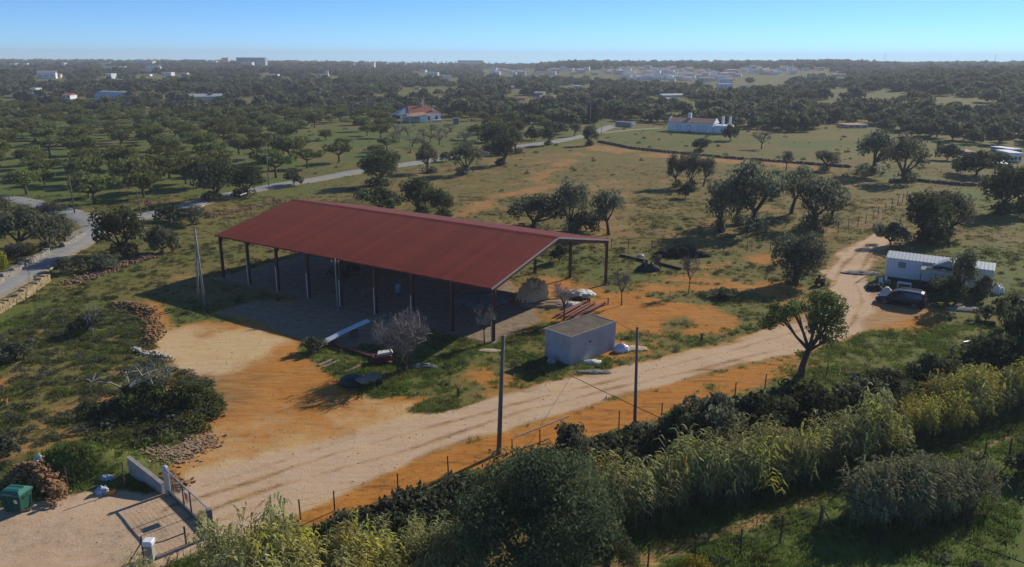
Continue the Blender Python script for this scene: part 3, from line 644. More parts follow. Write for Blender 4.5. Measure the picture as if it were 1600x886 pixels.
MB().bev(-.95, -.6, 0, .75, .5, .75, .06).build('crate_body', pm('dark_red_paint', (.13, .025, .022), .6, .2), o); MB().add([(-.6, -.4, .8), (.9, -.3, .8), (1.0, .5, .8), (-.3, .6, .8), (-.5, -.35, .95), (.8, -.25, 1.0), (.9, .45, .98), (-.25, .5, .93)], [(3, 2, 1, 0), (4, 5, 6, 7), (0, 1, 5, 4), (1, 2, 6, 5), (2, 3, 7, 6), (3, 0, 4, 7)]).build('slab', TARPW, o)
PLK = pm('weathered_plank', (.34, .25, .17), .9, .3, 3, .3)
for a_, b_, lab in (((498, 572), (521, 562), 'left weathered plank lying across grass and dirt'), ((505, 575), (530, 564), 'middle brown plank lying across grass and dirt'), ((540, 582), (565, 571), 'right pale plank above the green tank')):
    p, q = G(*a_), G(*b_); o = thing('plank', lab, 'plank', (p + q) / 2, 0, 'planks in front of the shed'); c_ = (p + q) / 2; MB().bar(p - c_ + Vector((0, 0, .06)), q - c_ + Vector((0, 0, .06)), .28, .10).build('board', PLK, o)
o = thing('round_tank', 'dark green overturned round tank on the grass patch', 'tank', G(551, 599), .3)
MB().lathe([(1.0, -.1), (1.04, .08), (1.0, .38), (.88, .52), (.55, .62), (.15, .65)], 18).build('tank_shell', pm('tank_green', (.016, .035, .028), .55, .25), o, smooth=True); MB().lathe([(1.07, .02), (1.07, .12)], 18).build('rim', pm('tank_green', (0, 0, 0)), o)
o = thing('trailer_bed', 'grey flatbed trailer with dark wheels beside the green tank', 'trailer', G(577, 603), .75)
MB().bar((-.95, 0, .62), (.95, 0, .72), 1.1, .09).build('deck', pm('grey_wood', (.24, .235, .21), .85, .3), o)
for k in range(5): MB().bar((-.95, -.46 + k * .23, .69), (.95, -.46 + k * .23, .79), .17, .04).build('board', pm('grey_wood', (0, 0, 0)), o)
for sy in (-.62, .62): MB().lathe([(.12, -.09), (.30, -.09), (.33, -.05), (.33, .05), (.30, .09), (.12, .09)], 14, (.55, sy, .33), 'y').build('wheel', pm('rubber', (.02, .02, .02), .8), o)
MB().bar((.9, 0, .62), (1.9, 0, .25), .08).build('drawbar', RB[2], o)
crumple('debris_patch', 'dark and white litter patch on grass right of the bare shrub', 'litter', G(661, 574), 1.5, .5, .25, pm('mixed_litter', (.32, .33, .30), .9, .9, 9, .5, c2=(.03, .035, .03)), 52, 22, .9)
crumple('sand_heap', 'small pale sand patch by the little bare tree', 'sand heap', G(764, 548), 1.1, .55, .12, pm('pale_sand', (0, 0, 0)), 53, 14, .1)
for px, py, lab in ((530, 415, 'dark machine standing under the left part of the shed'), (548, 408, 'dark green machine under the middle of the shed')):
    o = thing('farm_machine', lab, 'machine', G(px, py + 16), .4); k = pm('machine_dark', (.035, .035, .03), .6, .3)
    MB().bev(-.9, -.6, .5, .9, .6, 1.4, .1).build('machine_body', k, o); MB().bar((-.9, 0, 1.3), (-1.6, 0, .2), .12).build('hitch', k, o)
    for sx in (-.6, .6):
        for sy in (-.7, .7): MB().lathe([(.1, -.1), (.42, -.1), (.45, 0), (.42, .1), (.1, .1)], 12, (sx, sy, .45), 'y').build('wheel', pm('rubber', (0, 0, 0)), o)
o = thing('water_drum', 'pale blue grey drum standing under the shed roof', 'drum', G(622, 456)); MB().lathe([(.3, 0), (.31, .05), (.3, .45), (.315, .47), (.3, .5), (.3, .92), (.27, .95)], 14).build('drum_shell', pm('pale_drum', (.30, .36, .38), .5), o, smooth=True); MB().lathe([(.24, .951), (.24, .97)], 14).build('lid', pm('pale_drum', (0, 0, 0)), o)
o = thing('work_table', 'pale work table with scattered boards under the shed', 'table', G(578, 462), .3); MB().box(-.9, -.45, .72, .9, .45, .78).build('table_top', PLK, o)
for sx in (-.8, .8):
    for sy in (-.38, .38): MB().box(sx - .04, sy - .04, 0, sx + .04, sy + .04, .72).build('leg', PLK, o)

# ================================================================== small block hut
N_ = G(891, 573); dR = (G(961, 546) - N_); dR.z = 0; LR = dR.length; dR.normalize(); dL = Vector((-dR.y, dR.x, 0)); LL = 3.1
hut = thing('block_hut', 'small white rendered block hut with flat grimy roof beside the track', 'hut', N_, math.atan2(dR.y, dR.x)); hh = zat(N_, 526.5)
WHT = pm('white_render', (.385, .395, .415), .9, .24, .7, .2)
t = .05
for nm, a in (('wall', (0, 0, -.3, LR, t, hh - .02)), ('wall', (0, LL - t, -.3, LR, LL, hh - .02)), ('wall', (.002, t, -.3, t, LL - t, hh - .021)), ('wall', (LR - t, t, -.3, LR - .002, LL - t, hh - .021))): MB().bev(*a, .012).build(nm, WHT, hut)
MB().box(t, t, hh - .25, LR - t, LL - t, hh - .035).build('roof_slab', pm('grimy_roof', (.17, .125, .085), .95, .5, 1.2, .5, c2=(.07, .055, .04)), hut)
for a in ((-.03, -.03, hh - .02, LR + .03, t + .02, hh + .012), (-.03, LL - t - .02, hh - .02, LR + .03, LL + .03, hh + .012), (-.03, t + .02, hh - .02, t + .02, LL - t - .02, hh + .010), (LR - t - .02, t + .02, hh - .02, LR + .03, LL - t - .02, hh + .010)): MB().box(*a).build('coping', pm('coping', (.30, .27, .235), .9, .25, 2), hut)
MB().lathe([(.09, -.05), (.09, .0), (.075, -.02), (.07, .05)], 12, (2.55, 0.0, hh * .62), 'y').build('vent', pm('black_hole', (.01, .01, .01), .9), hut)

# ================================================================== mobile home, its porch and yard things
A_ = G(1381, 438); B_ = G(1546, 461); dA = B_ - A_; dA.z = 0; ML = dA.length; mrz = math.atan2(dA.y, dA.x)
mh = thing('mobile_home', 'long white mobile home with pale ribbed roof and covered porch', 'mobile home', A_, mrz); MW = 3.4; e0 = .55; mh_h = 2.9
CW = pm('caravan_white', (.70, .73, .76), .5, .06, 2, .03); CR = pm('caravan_roof', (.62, .66, .63), .55, .12, 2, .05)
MB().bev(0, 0, e0, ML, MW, mh_h, .03).build('body_shell', CW, mh)
for k in range(int(ML / 1.2)): MB().box(k * 1.2 + .6, -.012, e0 + .05, k * 1.2 + .63, -.001, mh_h - .05).build('wall_seam', CW, mh)
rb = MB(); nr = int(ML / .38)
for k in range(nr):
    x0 = -.1 + k * (ML + .2) / nr; x1 = x0 + (ML + .2) / nr
    for y0, z0, y1, z1 in ((-.15, mh_h + .02, MW / 2, mh_h + .5), (MW + .15, mh_h + .02, MW / 2, mh_h + .5)):
        dz = .045; xm0, xm1 = x0 + .09, x0 + .21
        rb.add([(x0, y0, z0), (xm0, y0, z0), (xm0 + .03, y0, z0 + dz), (xm1 - .03, y0, z0 + dz), (xm1, y0, z0), (x1, y0, z0), (x0, y1, z1), (xm0, y1, z1), (xm0 + .03, y1, z1 + dz), (xm1 - .03, y1, z1 + dz), (xm1, y1, z1), (x1, y1, z1)], [(i, i + 1, i + 7, i + 6) for i in range(5)])
rb.build('ribbed_roof', CR, mh)
MB().add([(-.08, -.1, mh_h + .003), (-.08, MW + .1, mh_h + .003), (-.08, MW / 2, mh_h + .47), (ML + .08, -.1, mh_h + .003), (ML + .08, MW + .1, mh_h + .003), (ML + .08, MW / 2, mh_h + .47)], [(0, 2, 1), (3, 4, 5), (0, 1, 4, 3)]).build('gable', CW, mh)
MB().box(.05, .08, -.25, ML - .05, MW - .08, e0 - .002).build('skirt', pm('skirt_dark', (.05, .06, .055), .9), mh)
GLS = pm('window_glass', (.16, .24, .30), .12, .2, 1, 0, 0, .6); DGL = pm('dark_glass', (.02, .025, .03), .08, .2, 1, 0, 0, .6)
def window(par, x0, x1, z0, z1, y, gm, fm):
    f = MB(); s_ = .07
    f.box(x0, y - .045, z0, x1, y - .002, z0 + s_).box(x0, y - .045, z1 - s_, x1, y - .002, z1).box(x0, y - .045, z0 + s_, x0 + s_, y - .002, z1 - s_).box(x1 - s_, y - .045, z0 + s_, x1, y - .002, z1 - s_)
    o = f.build('window', fm, par); MB().box(x0 + s_, y - .02, z0 + s_, x1 - s_, y - .003, z1 - s_).build('pane', gm, o); return o
window(mh, 1.25, 2.25, 1.75, 2.6, 0, GLS, CW); window(mh, ML - 2.7, ML - 2.15, 1.45, 2.45, 0, DGL, CW)
o = MB().box(ML + .002, 1.0, 1.4, ML + .04, 1.9, 2.5).build('end_window', pm('frame_grey', (.5, .52, .53), .5), mh); MB().box(ML + .041, 1.08, 1.48, ML + .05, 1.82, 2.42).build('pane', DGL, o)
b = MB(); b.box(ML - .06, -.03, e0, ML + .03, .03, mh_h); b.build('corner_trim', CW, mh)
px0, px1 = 3.9, 8.6                                             # porch
CAN = pm('canopy_cloth', (.50, .46, .37), .85, .15, 2, .1)
b = MB(); b.add([(px0, -.02, 2.75), (px1, -.02, 2.75), (px1, -1.7, 2.35), (px0, -1.7, 2.35), (px0, -.02, 2.70), (px1, -.02, 2.70), (px1, -1.7, 2.30), (px0, -1.7, 2.30)], [(3, 2, 1, 0), (4, 5, 6, 7), (0, 1, 5, 4), (1, 2, 6, 5), (2, 3, 7, 6), (3, 0, 4, 7)]); b.build('porch_canopy', CAN, mh)
b = MB()
for k in range(12):
    x0 = px0 + k * (px1 - px0) / 12; x1 = x0 + (px1 - px0) / 12 - .02; b.add([(x0, -1.72, 2.36), (x1, -1.72, 2.36), (x1, -1.75, 2.0), ((x0 + x1) / 2, -1.75, 1.93), (x0, -1.75, 2.0)], [(0, 1, 2, 3, 4)])
b.build('valance', CAN, mh)
b = MB(); gx0, gx1 = 5.2, 8.1; gm_ = (gx0 + gx1) / 2
b.add([(gx0, -.9, 2.82), (gx1, -.9, 2.82), (gm_, -.9, 3.55), (gx0, .5, 2.95), (gx1, .5, 2.95), (gm_, .8, 3.55)], [(0, 1, 2), (0, 2, 5, 3), (1, 4, 5, 2)]); b.build('porch_gable', pm('porch_grey', (.36, .40, .44), .7), mh)
b = MB(); b.bar((gx0 - .15, -.95, 2.80), (gm_, -.95, 3.58), .08, .12).bar((gm_, -.95, 3.58), (gx1 + .15, -.95, 2.80), .08, .12); b.build('gable_trim', CW, mh)
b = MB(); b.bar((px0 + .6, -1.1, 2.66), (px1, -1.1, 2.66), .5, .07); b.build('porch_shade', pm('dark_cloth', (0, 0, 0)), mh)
for x in (px0 + .1, px0 + 1.6, px0 + 3.1, px1 - .1): MB().box(x - .045, -1.66, -.1, x + .045, -1.57, 2.31).build('porch_post', pm('brown_wood', (.12, .055, .035), .8), mh)
o = MB().box(6.6, -.05, e0, 7.5, -.003, 2.55).build('door', pm('door_dark', (.05, .05, .05), .6), mh); MB().box(7.35, -.09, 1.5, 7.42, -.051, 1.6).build('handle', GALV, o)
window(mh, 4.5, 5.6, 1.5, 2.4, 0, DGL, CW)
MB().box(px0, -1.7, -.1, px1, -.02, .25).build('porch_deck', pm('deck_dark', (.07, .06, .05), .9), mh)
def M_(x, y, z=0): 
    q = Matrix.Rotation(mrz, 3, 'Z') @ Vector((x, y, z)); return A_ + q
WPL = pm('white_plastic', (0, 0, 0))
def table(name, label, p, lx, ly, h, rz, mat, grp=None):
    o = thing(name, label, 'table', p, rz, grp); MB().bev(-lx / 2, -ly / 2, h - .05, lx / 2, ly / 2, h, .015).build('table_top', mat, o)
    lm = MB().box(-.035, -.035, 0, .035, .035, h - .05).mesh('leg', mat)
    for sx in (-1, 1):
        for sy in (-1, 1): link('leg', lm, o, (sx * (lx / 2 - .07), sy * (ly / 2 - .07), 0))
    return o
p = G(1412, 452); table('garden_table', 'white plastic garden table in front of the mobile home', p, 1.5, .9, .78, mrz, WPL)
def chair(label, p, rz):
    o = thing('garden_chair', label, 'chair', p, rz, 'white chairs by the mobile home'); MB().bev(-.24, -.24, .42, .24, .24, .46, .01).build('seat', WPL, o); MB().bev(-.24, .2, .46, .24, .245, .95, .015).build('backrest', WPL, o)
    lm = MB().box(-.02, -.02, 0, .02, .02, .42).mesh('leg', WPL)
    for sx in (-.2, .2):
        for sy in (-.2, .2): link('leg', lm, o, (sx, sy, 0))
chair('white plastic chair at the left end of the mobile home', G(1376, 446), mrz + .4); chair('white plastic chair just left of the garden table', G(1386, 443), mrz + 2.2)
crumple('dark_dog_kennel', 'dark low heap with pale board left of the minivan', 'heap', G(1366, 453), .9, .7, .8, pm('dark_cloth', (0, 0, 0)), 61, 14, .4)
crumple('cream_sack', 'round cream sack behind the minivan bonnet', 'sack', G(1385, 457), .62, .5, .75, TARPW, 62, 12, .2)
p = G(1416, 460)
for k, (dx, dy, lab) in enumerate(((3.9, -2.3, 'dark barbecue under the left of the porch'), (5.3, -2.4, 'dark storage box under the middle of the porch'), (6.6, -2.2, 'dark cupboard under the right of the porch'))):
    o = thing(('barbecue', 'storage_box', 'cupboard')[k], lab, ('barbecue', 'box', 'cupboard')[k], M_(dx, dy), mrz + .2 * k); kk = pm('porch_clutter', (.035, .03, .028), .8, .4)
    MB().bev(-.5, -.3, .1 if k else .55, .5, .3, (1.0, .9, 1.25)[k], .04).build('cabinet', kk, o)
    for sx in (-.42, .42): MB().box(sx - .03, -.25, -.05, sx + .03, .25, .1 if k else .55).build('leg', kk, o)
    MB().bev(-.53, -.33, (1.0, .9, 1.25)[k] + .002, .53, .33, (1.12, .95, 1.3)[k], .03).build('lid', kk, o)
p, q = G(1337, 442), G(1368, 434); b = thing('grey_pole', 'long grey pole leaning toward the left of the mobile home', 'pole', p); MB().tube([(0, 0, .05), q - p + Vector((0, 0, .9))], .06, 6).build('shaft', GALV, b)
crumple('grey_net', 'grey netting spread on dirt left of the mobile home', 'net', G(1345, 427), 2.6, 1.2, .25, pm('grey_net', (.17, .16, .15), .9, .5, 4), 65, 20, .6)
crumple('white_cloths', 'white cloths heaped at the right end of the mobile home', 'cloths', G(1556, 458), .9, .7, 1.0, TARPW, 66, 18, .6)
crumple('gravel_heap', 'low grey gravel heap right of the minivan', 'gravel heap', G(1512, 484), 2.4, 1.1, .4, pm('grey_gravel', (.30, .27, .23), .95, .3, 6, .6), 67, 18, .15)
o = thing('white_basin', 'shallow white basin on the ground far right of the mobile home', 'basin', G(1591, 473)); MB().lathe([(.1, .02), (.5, .04), (.62, .28), (.66, .30), (.6, .30), (.48, .1), (.1, .08)], 16).build('bowl', WPL, o)
p, q = G(1505, 537), G(1537, 531); o = thing('white_pipe', 'white pipe lying on dry ground at right above the reeds', 'pipe', p); MB().tube([(0, 0, .12), q - p + Vector((0, 0, .12))], .11, 8).build('tube', WPL, o)
o = thing('rotary_cultivator', 'small rusty red machine beside the round bush', 'machine', G(1281, 446), .5); RP = pm('rusty_red', (.17, .035, .02), .7, .4)
MB().bev(-.5, -.35, .35, .5, .35, .95, .08).build('machine_body', RP, o); MB().bar((.4, 0, .8), (1.0, .1, 1.25), .07).build('handle', RP, o); MB().bar((-.2, 0, .95), (-.3, 0, 1.35), .25, .2).build('fuel_tank', RB[2], o)
for sy in (-.42, .42): MB().lathe([(.08, -.08), (.33, -.08), (.36, 0), (.33, .08), (.08, .08)], 12, (-.1, sy, .35), 'y').build('wheel', pm('rubber', (0, 0, 0)), o)

# ================================================================== dark minivan
ca, cb_ = G(1369, 470), G(1445, 481); cdir = cb_ - ca; van = thing('parked_minivan', 'dark navy minivan parked in front of the white mobile home', 'car', (ca + cb_) / 2, math.atan2(cdir.y, cdir.x) + math.pi)
VL, VW = 4.85, 1.85; NAVY = pm('navy_paint', (.007, .009, .014), .3, .1, 1, 0, 0, .35)
prof = [(2.42, .35, .55), (2.40, .62, .72), (2.2, .78, .82), (1.45, .98, .88), (.55, 1.62, .70), (-.2, 1.72, .69), (-1.6, 1.70, .68), (-2.15, 1.58, .66), (-2.38, 1.0, .86), (-2.42, .55, .86), (-2.40, .33, .8)]
# lofted body: lower shell with waist, then cabin narrowing to the roof
b = MB(); sts = [-2.42, -2.36, -2.0, -1.0, 0, .8, 1.3, 1.8, 2.15, 2.36, 2.43]; beltz = [.98, 1.02, 1.02, 1.0, .98, .97, .95, .88, .80, .68, .6]; hw = [.70, .84, .91, .925, .925, .92, .91, .89, .84, .72, .55]
V = []; Fs = []
for x, bz, w_ in zip(sts, beltz, hw): V += [(x, -w_ * .93, .24), (x, -w_, .42), (x, -w_, .72), (x, -w_ * .95, bz), (x, w_ * .95, bz), (x, w_, .72), (x, w_, .42), (x, w_ * .93, .24)]
for i in range(len(sts) - 1):
    for k in range(8): Fs.append((i * 8 + k, i * 8 + 8 + k, i * 8 + 8 + (k + 1) % 8, i * 8 + (k + 1) % 8))
n8 = len(V); Fs += [tuple(range(7, -1, -1))[::-1], tuple(range(n8 - 8, n8))[::-1]]
b.add(V, Fs)
cs = [(-2.38, .99, .80, 1.0), (-2.2, 1.0, .82, 1.62), (-1.9, 1.0, .83, 1.70), (-.6, .98, .85, 1.74), (.25, .97, .85, 1.70), (.55, .97, .85, 1.60), (1.35, .95, .84, .97)]
V = []; Fs = []
for x, bz, wb, rz_ in cs:
    wr = wb - (rz_ - bz) * .22; V += [(x, -wb, bz), (x, -wr, rz_ - .05), (x, -wr + .1, rz_), (x, wr - .1, rz_), (x, wr, rz_ - .05), (x, wb, bz)]
for i in range(len(cs) - 1):
    for k in range(5): Fs.append((i * 6 + k, i * 6 + 6 + k, i * 6 + 7 + k, i * 6 + 1 + k))
b.add(V, Fs); bo = b.build('car_body', NAVY, van, smooth=False)
def sidewin(x0, x1, x0t, x1t, s_):
    zb, zt = 1.03, 1.55; wb, wt = .845, .735; m = MB()
    V = [(x0, s_ * (wb + .012), zb), (x1, s_ * (wb + .012), zb), (x1t, s_ * (wt + .018), zt), (x0t, s_ * (wt + .018), zt)]
    V += [(x, y - s_ * .02, z) for x, y, z in V]
    m.add(V, [(0, 1, 2, 3), (7, 6, 5, 4), (0, 4, 5, 1), (1, 5, 6, 2), (2, 6, 7, 3), (3, 7, 4, 0)]); m.build('side_window', DGL, van)
for s_ in (-1, 1):
    sidewin(-2.1, -1.15, -2.0, -1.12, s_); sidewin(-1.05, -.05, -1.03, -.1, s_); sidewin(.05, 1.05, 0, .52, s_)
MB().add([(1.33, -.76, 1.0), (1.33, .76, 1.0), (.6, .66, 1.585), (.6, -.66, 1.585), (1.36, -.76, 1.02), (1.36, .76, 1.02), (.63, .66, 1.61), (.63, -.66, 1.61)], [(4, 5, 6, 7), (3, 2, 1, 0), (0, 1, 5, 4), (2, 3, 7, 6)]).build('windscreen', DGL, van)
MB().add([(-2.385, -.7, 1.05), (-2.385, .7, 1.05), (-2.225, .62, 1.56), (-2.225, -.62, 1.56), (-2.41, -.7, 1.05), (-2.41, .7, 1.05), (-2.25, .62, 1.56), (-2.25, -.62, 1.56)], [(7, 6, 5, 4), (0, 1, 2, 3), (0, 4, 5, 1), (3, 2, 6, 7)]).build('rear_window', DGL, van)
wt_ = MB().lathe([(.2, -.11), (.31, -.11), (.335, -.06), (.335, .06), (.31, .11), (.2, .11)], 18, axis='y').mesh('tyre', pm('rubber', (0, 0, 0)))
wr_ = MB().lathe([(.05, -.10), (.20, -.115), (.205, -.08), (.205, .08), (.20, .115), (.05, .10)], 14, axis='y').mesh('rim', pm('alloy', (.42, .42, .43), .35, .1, 3, 0, .6))
for x in (-1.45, 1.5):
    for s_ in (-1, 1):
        o = bpy.data.objects.new('wheel', wt_); col.objects.link(o); o.parent = van; o.location = (x, s_ * .84, .335); link('rim', wr_, o)
for s_ in (-1, 1):
    MB().bev(2.2, s_ * .62 - .14, .62, 2.42, s_ * .62 + .14, .76, .03).build('headlight', pm('lamp_glass', (.6, .62, .63), .15), van); MB().bev(-2.42, s_ * .76 - .06, .75, -2.33, s_ * .76 + .06, 1.25, .02).build('tail_light', pm('tail_red', (.35, .03, .03), .3), van)
    MB().bar((-1.9, s_ * .6, 1.79), (.2, s_ * .6, 1.79), .04, .05).build('roof_rail', GALV, van); MB().bev(.75, s_ * .98 - .08, 1.0, .95, s_ * .98 + .08, 1.16, .03).build('mirror', NAVY, van)
MB().bev(2.38, -.75, .3, 2.48, .75, .52, .03).build('bumper', pm('bumper_dark', (.02, .02, .022), .6), van)
# ================================================================== poles, cables, fences, gate, bin, walls
POLE = pm('pole_wood', (.17, .135, .11), .9, .3, 2.5, .3); CPOLE = pm('pole_concrete', (.30, .28, .25), .9, .2, 3, .2); IRON = pm('rusted_iron', (.10, .06, .045), .8, .4, 8, .2); BLK = pm('cable_black', (.02, .02, .02), .6)
def utility(label, base, top, r=.14, mat=None, arm=0, cat='utility pole', grp='utility poles', ins=2, name='utility_pole'):
    p = G(*base); h = zat(p, top[1]); o = thing(name, label, cat, p, 0, grp)
    d = mpp(p); xt = proj((p.x, p.y, p.z + h))[0]; lean = (top[0] - xt) * d
    mat = mat or POLE
    MB().tube([(0, 0, -.5), (lean * .5, 0, h * .5), (lean, 0, h)], [r, r * .85, r * .68], 8).build('shaft', mat, o, smooth=True)
    if arm:
        MB().box(lean - arm / 2, -.05, h - .45, lean + arm / 2, .05, h - .36).build('crossarm', IRON, o)
        for k in range(ins):
            x = lean - arm / 2 + .08 + k * (arm - .16) / max(1, ins - 1)
            MB().lathe([(.03, 0), (.05, .05), (.03, .09), (.05, .13), (.02, .18)], 8, (x, 0, h - .36)).build('insulator', pm('porcelain', (.5, .48, .44), .3), o)
    else: MB().lathe([(.1, 0), (.11, .04), (.02, .1)], 8, (lean, 0, h)).build('cap', IRON, o)
    MB().lathe([(r * 1.02, 0), (r * 1.04, .3)], 8, (0, 0, .02)).build('base_collar', mat, o)
    return o, Vector((p.x + lean, p.y, p.z + h))
oA, tA = utility('tall thick wooden pole at the track edge below the hut', (779, 709), (786, 526), .17)
oB, tB = utility('thin dark wooden pole right of the hut by the fence', (992, 662), (996, 513), .13)
oD, tD = utility('slim grey pole standing against the middle of the shed front', (528, 484), (523, 404), .10, CPOLE, .9)
oC, tC = utility('grey twin legged pole left of the shed in its shadow', (320, 477), (304, 356), .15, CPOLE)
MB().tube([(-.9, .5, -.3), (-.15, 0, zat(G(320, 477), 372))], [.13, .09], 8).build('stay_leg', CPOLE, oC, smooth=True)
oE, tE = utility('tall pole at the left road junction', (117, 334), (107, 272), .13, POLE)
oF, tF = utility('pole with crossarm behind the tree at the junction', (221, 338), (213, 297), .12, POLE, 1.4, ins=3)
utility('thin pole among orchard trees beside the road', (420, 292), (415, 222), .11, CPOLE)
utility('pale pole in front of the red roofed house', (641, 240), (639, 178), .12, CPOLE)
utility('thin pole beside the twin cypresses', (922, 200), (923, 163), .12, CPOLE)
utility('left thin pole behind the far wall', (880, 190), (881, 158), .12, CPOLE)
utility('thin pole at the tree line left of the long white house', (1012, 186), (1013, 160), .12, POLE)
utility('tall thin pole on the far left hillside', (393, 156), (390, 112), .14, CPOLE)
utility('short dark post by the track above the mobile home', (1403, 377), (1407, 341), .09, POLE)
o, tP = utility('short post with a white box at the road end', (940, 208), (940, 184), .1, CPOLE); MB().bev(-.35, -.3, 3.2, .35, .3, 4.2, .05).build('white_box', CW, o)
p = G(716, 620); o = thing('stub_post', 'short dark stub post on the grass islet beside the track', 'post', p); MB().tube([(0, 0, -.2), (.02, 0, .75)], .09, 7).build('post_shaft', RB[2], o)
p = G(1096, 533); o = thing('stub_post', 'short dark stub post on orange soil right of the dark pole', 'post', p); MB().tube([(0, 0, -.2), (0, 0, .7)], .09, 7).build('post_shaft', RB[2], o); MB().box(-.15, -.1, .7, .15, .1, .78).build('cap', RB[2], o)
def cable(label, a, b_, sag, r=.018, grp='overhead cables'):
    a = Vector(a); b_ = Vector(b_); c = (a + b_) / 2; o = thing('overhead_cable', label, 'cable', (c.x, c.y, 0), 0, grp)
    pts = [a.lerp(b_, t / 16) - Vector((c.x, c.y, 4 * sag * (t / 16) * (1 - t / 16))) for t in range(17)]
    MB().tube(pts, r, 4).build('wire', BLK, o)
cable('black cable running from the thick pole down over the reeds', tA - Vector((0, 0, .3)), GZ(1700, 915, 6.0), .7, .022)
0 and cable('cable between the thick pole and the slim shed pole', tA - Vector((0, 0, .2)), tD - Vector((0, 0, .2)), .6)
cable('cable between the thin dark pole and the hut roof corner', tB - Vector((0, 0, .25)), hut.matrix_basis @ Vector((LR, 0, hh)), .1)
cable('cable between the twin legged pole and the slim shed pole', tC, tD, .5)
cable('cable between the junction pole and the twin legged pole', tE, tC, .8)

def fence(label, bases, hts, rad=.05, wires=3, mat=IRON, grp='wire fences', name='wire_fence', wr=.006):
    P = [G(*q) for q in bases]; c = P[0]; o = thing(name, label, 'fence', c, 0, grp); tops = []
    for i, p in enumerate(P):
        h = hts if isinstance(hts, (int, float)) else hts[i]; q = p - c; lx = random.uniform(-.06, .06)
        MB().tube([q + Vector((0, 0, -.3)), q + Vector((lx, random.uniform(-.05, .05), h))], [rad, rad * .85], 6).build('post', mat, o); tops.append((q, h, lx))
    for k in range(wires):
        f = .3 + .62 * k / max(1, wires - 1); pts = []
        for q, h, lx in tops: pts.append(q + Vector((lx * f, 0, h * f)))
        MB().tube(pts, wr, 3).build('wire', pm('wire_grey', (.07, .065, .06), .7), o)
    return o
fence('rusty post fence along the near edge of the dirt track', [(470, 812), (523, 798), (622, 770), (701, 742), (801, 714), (844, 698), (967, 668), (1034, 655), (1148, 622), (1195, 608), (1290, 590)], 1.35)
p, q = G(806, 702) , G(888, 672); o = thing('fence_rail_pipe', 'pale pipe tied along the fence left of the grey bush', 'pipe', p); MB().tube([(0, 0, .95), (q - p) * .5 + Vector((0, 0, 1.02)), q - p + Vector((0, 0, 1.1))], .06, 6).build('tube', pm('pale_pipe', (.42, .33, .26), .7), o)
fence('wire fence behind the shed and the black brush pile', [(955, 388), (982, 390), (1018, 392), (1055, 389), (1092, 391), (1130, 393), (1167, 394), (1203, 394), (1240, 388)], 1.5, .05)
fence('dense post fence climbing beside the upper dirt track', [(1262, 382), (1285, 374), (1309, 365), (1325, 358), (1340, 353), (1352, 349), (1364, 344), (1372, 338), (1383, 331), (1393, 326), (1402, 321), (1410, 316), (1416, 311)], 1.7, .06)
fence('wire fence beside the meadow path at the bottom', [(1012, 886), (1085, 877), (1157, 866), (1219, 847), (1279, 822)], [1.5, 1.7, 1.7, 1.8, 1.5], .055, 4)
p = G(1279, 824); o = thing('brace_post', 'slanting wooden brace post at the end of the meadow fence', 'post', p); MB().bar((.1, 0, 1.35), (1.0, -.1, -.1), .09).build('brace', POLE, o); MB().bar((.12, -.02, 1.3), (.12, -.02, -.1), .1).build('upright', POLE, o)
fence('short fence at the right edge beside the meadow path', [(1538, 715), (1574, 728), (1625, 745)], [1.2, 2.2, 1.9], .06, 3)
fence('thin post fence along the left road in front of the orchard', [(168, 325), (205, 325), (236, 322), (265, 318), (290, 314), (318, 308), (420, 292)], 1.5, .04, 2)
fence('fence around the meadow left of the shed', [(310, 350), (335, 343), (358, 352), (372, 368)], 1.4, .045, 2)
fence('far fence across the right hand fields', [(1420, 268), (1440, 270), (1470, 272), (1500, 275), (1530, 280)], 1.2, .06, 2)
fence('bin side fence of thin rusty posts', [(108, 772), (195, 765)], 1.9, .045, 1)
# pale rails by the left road
for k, (a, e, lab) in enumerate((((304, 338), (320, 330), 'topmost pale rail length by the left road bank'), ((269, 356), (277, 352), 'short pale rail right of the junction bush'), ((210, 372), (230, 366), 'pale rail behind the junction tree'), ((80, 433), (98, 424), 'pale rail at the end of the stone bank wall'), ((376, 313), (386, 310), 'farthest short pale rail under the roadside tree'))):
    p, q = G(*a), G(*e); o = thing('bank_rail', lab, 'rail', p, 0, 'pale rails along the road bank'); v = q - p
    MB().bar((0, 0, 1.0), v + Vector((0, 0, 1.05)), .16, .16).build('rail', pm('pale_rail', (.62, .60, .54), .8), o)
    for t in (.05, .95): MB().bar(v * t + Vector((0, 0, -.2)), v * t + Vector((0, 0, .95)), .09).build('post', IRON, o)
p = G(232, 336); o = thing('road_sign', 'small red road sign on a post at the junction', 'sign', p, .3); MB().tube([(0, 0, -.2), (0, 0, 2.4)], .035, 6).build('post', GALV, o); MB().lathe([(.02, -.02), (.42, -.02), (.42, .02), (.02, .02)], 8, (0, -.06, 2.1), 'y').build('plate', pm('sign_red', (.62, .06, .03), .5, .1), o); MB().box(-.3, -.09, 2.04, .3, -.081, 2.16).build('pale_band', pm('pale_rail', (0, 0, 0)), o)

